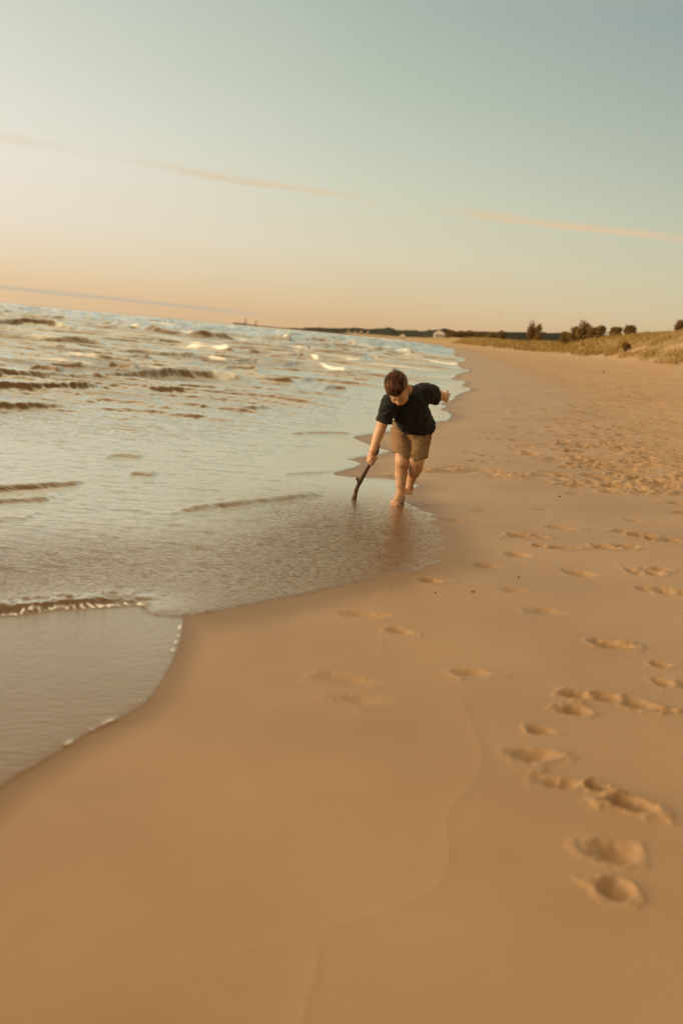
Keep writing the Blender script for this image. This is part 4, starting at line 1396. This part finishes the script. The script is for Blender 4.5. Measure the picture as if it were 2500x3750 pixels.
for i, (px, top, wp, lb) in enumerate([(1655, 1216, 46, 'leftmost olive shrub of the low row beside the white house'), (1690, 1219, 44, 'second olive shrub from the white house in the low row'), (1726, 1218, 42, 'third olive shrub from the white house in the low row'),
                                       (1762, 1221, 40, 'fourth olive shrub from the white house in the low row'), (1805, 1223, 46, 'fifth olive shrub of the low row, slightly yellower'), (1842, 1221, 40, 'last olive shrub of the low row, nearest the lone dark bush')]):
    shrub(px, top, wp, 690 + 24 * (i % 3), lb, M_SHRUB2, 'low row of olive shrubs behind the beach grass', 'shrub', .8)
p = at(2300, 1284)
shrub(2300, 1276, 36, float(p[1]), 'small dark shrub beside the bare sand patch on the dune slope', M_SHRUB, None, 'shrub', .5)

# dune grass
n = 120000
yy = 38 * (520 / 38) ** rng.random(n)
dd = 15.2 + 30 * rng.random(n) ** 1.4
xx = np.interp(yy, SHY, SHX) + dd
clump = fbm(xx * .5, yy * .2, 3)
gm = sst(dd + 2.0 * fbm(xx * 0.16, yy * 0.07, 4) + 0.8 * fbm(xx * 0.8, yy * 0.3, 2), 15.4, 17.0)
for px, py, rw, rh in ((2325, 1282, .8, 3.0), (2492, 1262, 1.3, 4.0), (2060, 1270, .5, 3)):
    p = at(px, py)
    gm *= 1 - 0.95 * np.exp(-((xx - p[0]) / rw) ** 4 - ((yy - p[1]) / rh) ** 4)
ok = (rng.random(n) < gm * (.35 + .9 * sst(clump, -.25, .35)))
xx, yy, clump = xx[ok], yy[ok], clump[ok]
zz = sand_h(xx, yy)
n = len(xx)
hh = rng.uniform(.16, .42, n) * (.7 + .6 * sst(clump, -.2, .4)) * np.clip(yy / 120, .8, 1.6)
ww = .022 * np.clip(yy / 60, .8, 4)
an_ = rng.uniform(0, math.pi, n)
ln = rng.normal(0, .22, (n, 2)) + np.array([.10, -.02])
b0 = np.stack([xx - np.cos(an_) * ww, yy - np.sin(an_) * ww, zz - .03], 1)
b1 = np.stack([xx + np.cos(an_) * ww, yy + np.sin(an_) * ww, zz - .03], 1)
md = np.stack([xx + ln[:, 0] * hh * .4, yy + ln[:, 1] * hh * .4, zz + hh * .6], 1)
tp_ = np.stack([xx + ln[:, 0] * hh, yy + ln[:, 1] * hh, zz + hh], 1)
off = np.stack([np.cos(an_) * ww * .6, np.sin(an_) * ww * .6, 0 * ww], 1)
Vv = np.stack([b0, b1, md + off, tp_, md - off], 1).reshape(-1, 3)
Fg = np.arange(n * 5).reshape(-1, 5)
gr = mesh_obj('dune_grass', Vv, Fg, M_GRASS, smooth=False, attrs={'tone': np.repeat(np.clip(rng.uniform(0, 1, n) * .7 + .3 * sst(clump, .3, -.3), 0, 1), 5)})
tag(gr, 'olive and straw coloured grass covering the dunes behind the beach', 'grass', kind='stuff')

# ------------------------------------------------------------------ far wooded hills
def hill_range(name, prof, Yd, depth, dy0, label, c0, c1, cliffs=(), rough=1.0):
    px = np.linspace(prof[0][0], prof[-1][0], 900)
    rise = np.interp(px, [p[0] for p in prof], [p[1] for p in prof])
    rows = np.linspace(0, 1, 46)
    Xb = np.array([ray(p, 1210)[0] / ray(p, 1210)[1] for p in px])
    Vv = []
    hgt = rise / F * Yd + H
    for r_ in rows:
        yv = Yd + dy0 + (r_ * 1.4 - .7) * depth
        s_ = np.sin(np.clip(r_ * 1.15, 0, 1) * math.pi / 2) ** .7 if r_ < .87 else math.cos((r_ - .87) / .13 * 1.4)
        x_ = Xb * (Yd + (r_ - .6) * depth)
        y_ = np.full_like(x_, Yd + (r_ - .6) * depth)
        sc_ = Yd / 1200
        bump = (fbm(x_ / (26 * sc_), y_ / (26 * sc_), 3) * 2.0 + np.abs(fbm(x_ / (7 * sc_), y_ / (7 * sc_), 3)) * 2.2) * rough * sc_
        z_ = np.maximum(hgt - 1.4 * rough * sc_, 1) * s_ + bump * min(1, s_ * 1.5)
        Vv.append(np.stack([x_, y_, z_ - .5], 1))
    Vv = np.array(Vv)
    m_, n_ = Vv.shape[:2]
    i = np.arange(m_ * n_).reshape(m_, n_)
    q = np.stack([i[:-1, :-1], i[:-1, 1:], i[1:, 1:], i[1:, :-1]], -1).reshape(-1, 4)
    Vf = Vv.reshape(-1, 3)
    cl = np.zeros(len(Vf))
    PXg = np.tile(px, m_)
    for cx, cz, rw, rh in cliffs:
        xl = PXg - cx - 0.9 * (Vf[:, 2] - cz) / Yd * F * .8
        cl = np.maximum(cl, np.exp(-(xl / rw) ** 2 - ((Vf[:, 2] - cz) / rh) ** 2))
    cl = cl * (.6 + .8 * fbm(Vf[:, 0] / 14, Vf[:, 2] / 8, 3))
    m, t, pb = material(name + '_woods')
    pos = t.new('ShaderNodeNewGeometry').outputs['Position']
    c = t.mix(t.mr(t.noise(pos, 40 / Yd * 2.2, 5, .65), .35, .68), c0, c1)
    c = t.mix(t.mr(t.attr('cliff'), .25, .6), c, (.42, .27, .15))
    t.put(pb.inputs['Base Color'], c)
    pb.inputs['Roughness'].default_value = .9
    pb.inputs['Specular IOR Level'].default_value = .1
    o = mesh_obj(name, Vf, q, m, attrs={'cliff': cl})
    tag(o, label, 'hills', kind='structure')


hill_range('far_hills', [(1060, 0), (1095, 1.5), (1113, 8.5), (1156, 13.6), (1190, 14.5), (1227, 17), (1265, 21), (1294, 25), (1330, 26), (1360, 28.6), (1396, 34), (1431, 37), (1447, 32), (1480, 34), (1513, 37.5), (1549, 38), (1570, 44), (1605, 48), (1640, 45), (1700, 40)],
           2700, 700, 0, 'far haze-tinted wooded shore bluffs with bare sand scars', (.030, .030, .019), (.055, .052, .032),  # paler and greyer than the near ridge: haze mixed into the colour
           [(1275, 8, 5, 6), (1300, 8, 5, 7), (1322, 9, 6, 8), (1345, 8, 5, 6), (1390, 4, 6, 3), (1475, 8, 5, 4)])
hill_range('wooded_ridge', [(1560, 20), (1590, 40), (1612, 52), (1630, 56), (1650, 52), (1668, 49), (1720, 53), (1772, 58), (1850, 65), (1916, 71), (1960, 73), (2002, 75), (2040, 79), (2088, 84), (2150, 86), (2250, 84), (2400, 80), (2700, 90)],
           1150, 320, 0, 'dark wooded ridge behind the dunes', (.018, .016, .008), (.040, .034, .016), rough=.8)

# ------------------------------------------------------------------ pier and its lights, pilings, houses
def boxes(bl):
    Vv, Ff = [], []
    f = np.array([[0, 3, 2, 1], [4, 5, 6, 7], [0, 1, 5, 4], [1, 2, 6, 5], [2, 3, 7, 6], [3, 0, 4, 7]])
    for (x0, y0, z0, x1, y1, z1) in bl:
        Ff.append(f + 8 * len(Vv))
        Vv.append([[x0, y0, z0], [x1, y0, z0], [x1, y1, z0], [x0, y1, z0], [x0, y0, z1], [x1, y0, z1], [x1, y1, z1], [x0, y1, z1]])
    return np.array(Vv).reshape(-1, 3), np.concatenate(Ff)


def plain(name, c0, c1, scale=3.0, rough=.85):
    m, t, pb = material(name)
    t.put(pb.inputs['Base Color'], t.mix(t.noise(t.new('ShaderNodeNewGeometry').outputs['Position'], scale, 4, .6), c0, c1))
    pb.inputs['Roughness'].default_value = rough
    return m


m_pier = plain('pier_concrete', (.06, .05, .042), (.12, .10, .085), .3)
m_pole = plain('beacon_iron', (.035, .022, .016), (.07, .045, .032), 1.0)
Y0, Y1 = 1400.0, 2250.0
xa, xb_ = ray(878, 1187)[0] / ray(878, 1187)[1] * Y0, ray(1330, 1225)[0] / ray(1330, 1225)[1] * Y1
pts = np.array([[xa + (xb_ - xa) * q, Y0 + (Y1 - Y0) * q] for q in np.linspace(0, 1, 60)])
nv = np.array([-(Y1 - Y0), xb_ - xa]) / math.hypot(Y1 - Y0, xb_ - xa)
prof_ = [(-3.2, -1.0), (-3.0, 1.15), (-2.6, 1.35), (2.6, 1.35), (3.0, 1.15), (3.2, -1.0)]
PV = np.array([[[p_[0] + nv[0] * o, p_[1] + nv[1] * o, z + .25 * fbm(p_[0] * .05 + 0 * o, p_[1] * .013, 2) * (z > 0)] for o, z in prof_] for p_ in pts])
i = np.arange(60 * 6).reshape(60, 6)
q = np.stack([i[:-1, :-1], i[:-1, 1:], i[1:, 1:], i[1:, :-1]], -1).reshape(-1, 4)
pier = empty('pier', (xa, Y0, 0))
tag(pier, 'long low dark pier reaching out along the horizon', 'pier')
mesh_obj('breakwater', PV.reshape(-1, 3), q, m_pier, pier, smooth=False)
v_, f_ = boxes([(xa - 9, Y0 - 6, -1, xa + 12, Y0 + 4, 1.7), (xa - 7, Y0 - 4, 1.705, xa + 9, Y0 + 2, 2.1)])
mesh_obj('pier_head', v_, f_, m_pier, pier, smooth=False)


def beacon(px, top, Yb, z0, label):
    x = ray(px, 1190)[0] / ray(px, 1190)[1] * Yb
    zt = H + (hor(px) - top) * Yb / F
    root = empty('beacon', (x, Yb, z0))
    tag(root, label, 'beacon')
    a0 = [[[x + sx_ * (1 - q) * .9, Yb + sy_ * (1 - q) * .9, z0 + (zt - z0 - 1.8) * q] for q in np.linspace(0, 1, 5)] for sx_ in (-1, 1) for sy_ in (-1, 1)]
    zz_ = [[[x, Yb, z0 + (zt - z0 - 1.8) * q] for q in np.linspace(0, 1, 5)]]
    v_, f_ = tubes(np.array(a0 + zz_), np.array([[.16] * 5] * 4 + [[.42] * 5]), 6)
    mesh_obj('tower', v_, f_, m_pole, root)
    P_ = np.array([[[x, Yb, zt - 1.8], [x, Yb, zt - 1.7], [x, Yb, zt - 1.6], [x, Yb, zt - .5], [x, Yb, zt]]])
    v_, f_ = tubes(P_, np.array([[.9, .95, .62, .62, .05]]), 10)
    mesh_obj('lantern', v_, f_, m_pole, root)


beacon(898, 1166, 1410, 1.7, 'left and darker of the two beacon towers at the pier end')
beacon(937, 1172, 1480, 1.3, 'right and paler of the two beacon towers on the pier')

m_pile = plain('piling_wood', (.018, .011, .007), (.05, .03, .018), 8.0, .7)
for px, py, wp, hp, lb in [(1130, 1284, 9, 12, 'stubby dark piling broken off below the curling wave'), (1195, 1288, 7, 15, 'slim taller piling in the surf, right of the stubby one'), (1045, 1286, 8, 7, 'worn piling tip just above the water, leftmost of the surf row'),
                           (1243, 1293, 6, 5, 'tiny piling tip, rightmost of the surf row'), (716, 1267, 13, 7, 'low dark piling stump alone in the open water')]:
    p = gnd(px, py)
    rr_, hh_ = wp * p[1] / F / 2, hp * p[1] / F
    P_ = np.array([[[p[0] + .1 * rr_ * math.sin(k), p[1], z] for k, z in enumerate(np.array([-.8, -.1, .3 * hh_, .7 * hh_, hh_ * .98, hh_]) + .04)]])
    v_, f_ = tubes(P_, np.array([[1.05, 1.05, 1.0, .95, .82, .05]]) * rr_, 10)
    o = mesh_obj('piling', v_, f_, m_pile, origin=(p[0], p[1], 0))
    tag(o, lb, 'piling', 'old pilings standing in the surf')

m_wall = plain('white_siding', (.50, .43, .36), (.58, .51, .44), .5)
m_roof = plain('pale_roof', (.52, .43, .37), (.60, .51, .44), .6)
m_glass = plain('dark_window', (.03, .03, .03), (.06, .055, .05), .5, .2)


def house(px0, px1, top, Yd, label, gab=.42):
    pc_ = (px0 + px1) / 2
    x0, x1 = [ray(p, 1220)[0] / ray(p, 1220)[1] * Yd for p in (px0, px1)]
    xc = (x0 + x1) / 2
    z0 = float(sand_h(xc, Yd)) - .6
    zt = H + (hor(pc_) - top) * Yd / F
    ze = z0 + (zt - z0) * (1 - gab)
    root = empty('house', (xc, Yd, z0))
    tag(root, label, 'house')
    w_ = x1 - x0
    v_, f_ = boxes([(x0 + w_ * .06, Yd, z0, x1 - w_ * .06, Yd + w_ * .7, ze)])
    mesh_obj('wall', v_, f_, m_wall, root, smooth=False)
    y0_, y1_ = Yd - .4, Yd + w_ * .7 + .4
    ym = (y0_ + y1_) / 2
    rv = np.array([[x0, y0_, ze], [x1, y0_, ze], [x1, y1_, ze], [x0, y1_, ze], [x0 + w_ * .30, ym, zt], [x1 - w_ * .30, ym, zt]])
    rf = mesh_obj('roof', rv, [np.array([[0, 1, 5, 4], [2, 3, 4, 5], [3, 2, 1, 0]]), np.array([[1, 2, 5], [3, 0, 4]])], m_roof, root, smooth=False)
    v_, f_ = boxes([(xc - w_ * .05, ym - .4, ze + (zt - ze) * .5, xc + w_ * .03, ym + .4, zt + (zt - ze) * .25)])
    mesh_obj('chimney', v_, f_, m_roof, rf, smooth=False)
    for q_ in (.25, .5, .75):
        cx_ = x0 + w_ * q_
        v_, f_ = boxes([(cx_ - w_ * .05, Yd - .06, z0 + (ze - z0) * .45, cx_ + w_ * .05, Yd - .004, z0 + (ze - z0) * .8)])
        mesh_obj('window', v_, f_, m_glass, root, smooth=False)


house(1588, 1632, 1214, 900, 'pale white house with a hipped roof on the dune by the wooded ridge')
house(1464, 1486, 1225, 1500, 'tiny white cottage at the foot of the far bluffs', .5)

# bits of driftwood and pebbles lying on the beach
m_peb = plain('pebble_stone', (.06, .04, .028), (.15, .10, .07), 40.0)
for px, py, r_, lb in [(1302 + 0, 0, 0, None)]:
    pass
for px, py, s_, lb in [(2210, 1362, .10, 'dark bit of driftwood lying alone on the upper beach'), (2445, 1328, .10, 'dark lump of driftwood at the foot of the dune grass'), (2217, 1314, .09, 'small dark lump on pale sand below the grass edge'),
                       (1731, 2168, .010, 'tiny dark pebble on smooth sand right of the swash tip'), (1590, 2172, .008, 'small pebble with a lighter one beside it on smooth sand'), (2047, 1820, .016, 'brown pebble on damp sand among faint footprints'), (1899, 2114, .010, 'small dark pebble below the pair of shallow footprints')]:
    p = at(px, py)
    K2 = SDF(p - s_ * 2, p + s_ * 2, s_ / 6)
    for k in range(4):
        K2.ell(p + np.array([random.uniform(-.5, .5), random.uniform(-.3, .3), random.uniform(.1, .4)]) * s_, np.array([.7, .5, .4]) * s_ * random.uniform(.6, 1), rotz(random.uniform(0, 3)), s_ * .3)
    v_, f_ = K2.mesh()
    o = mesh_obj('driftwood' if s_ > .05 else 'pebble', v_, f_, m_pile if s_ > .05 else m_peb, origin=tuple(p))
    tag(o, lb, 'driftwood' if s_ > .05 else 'pebble')
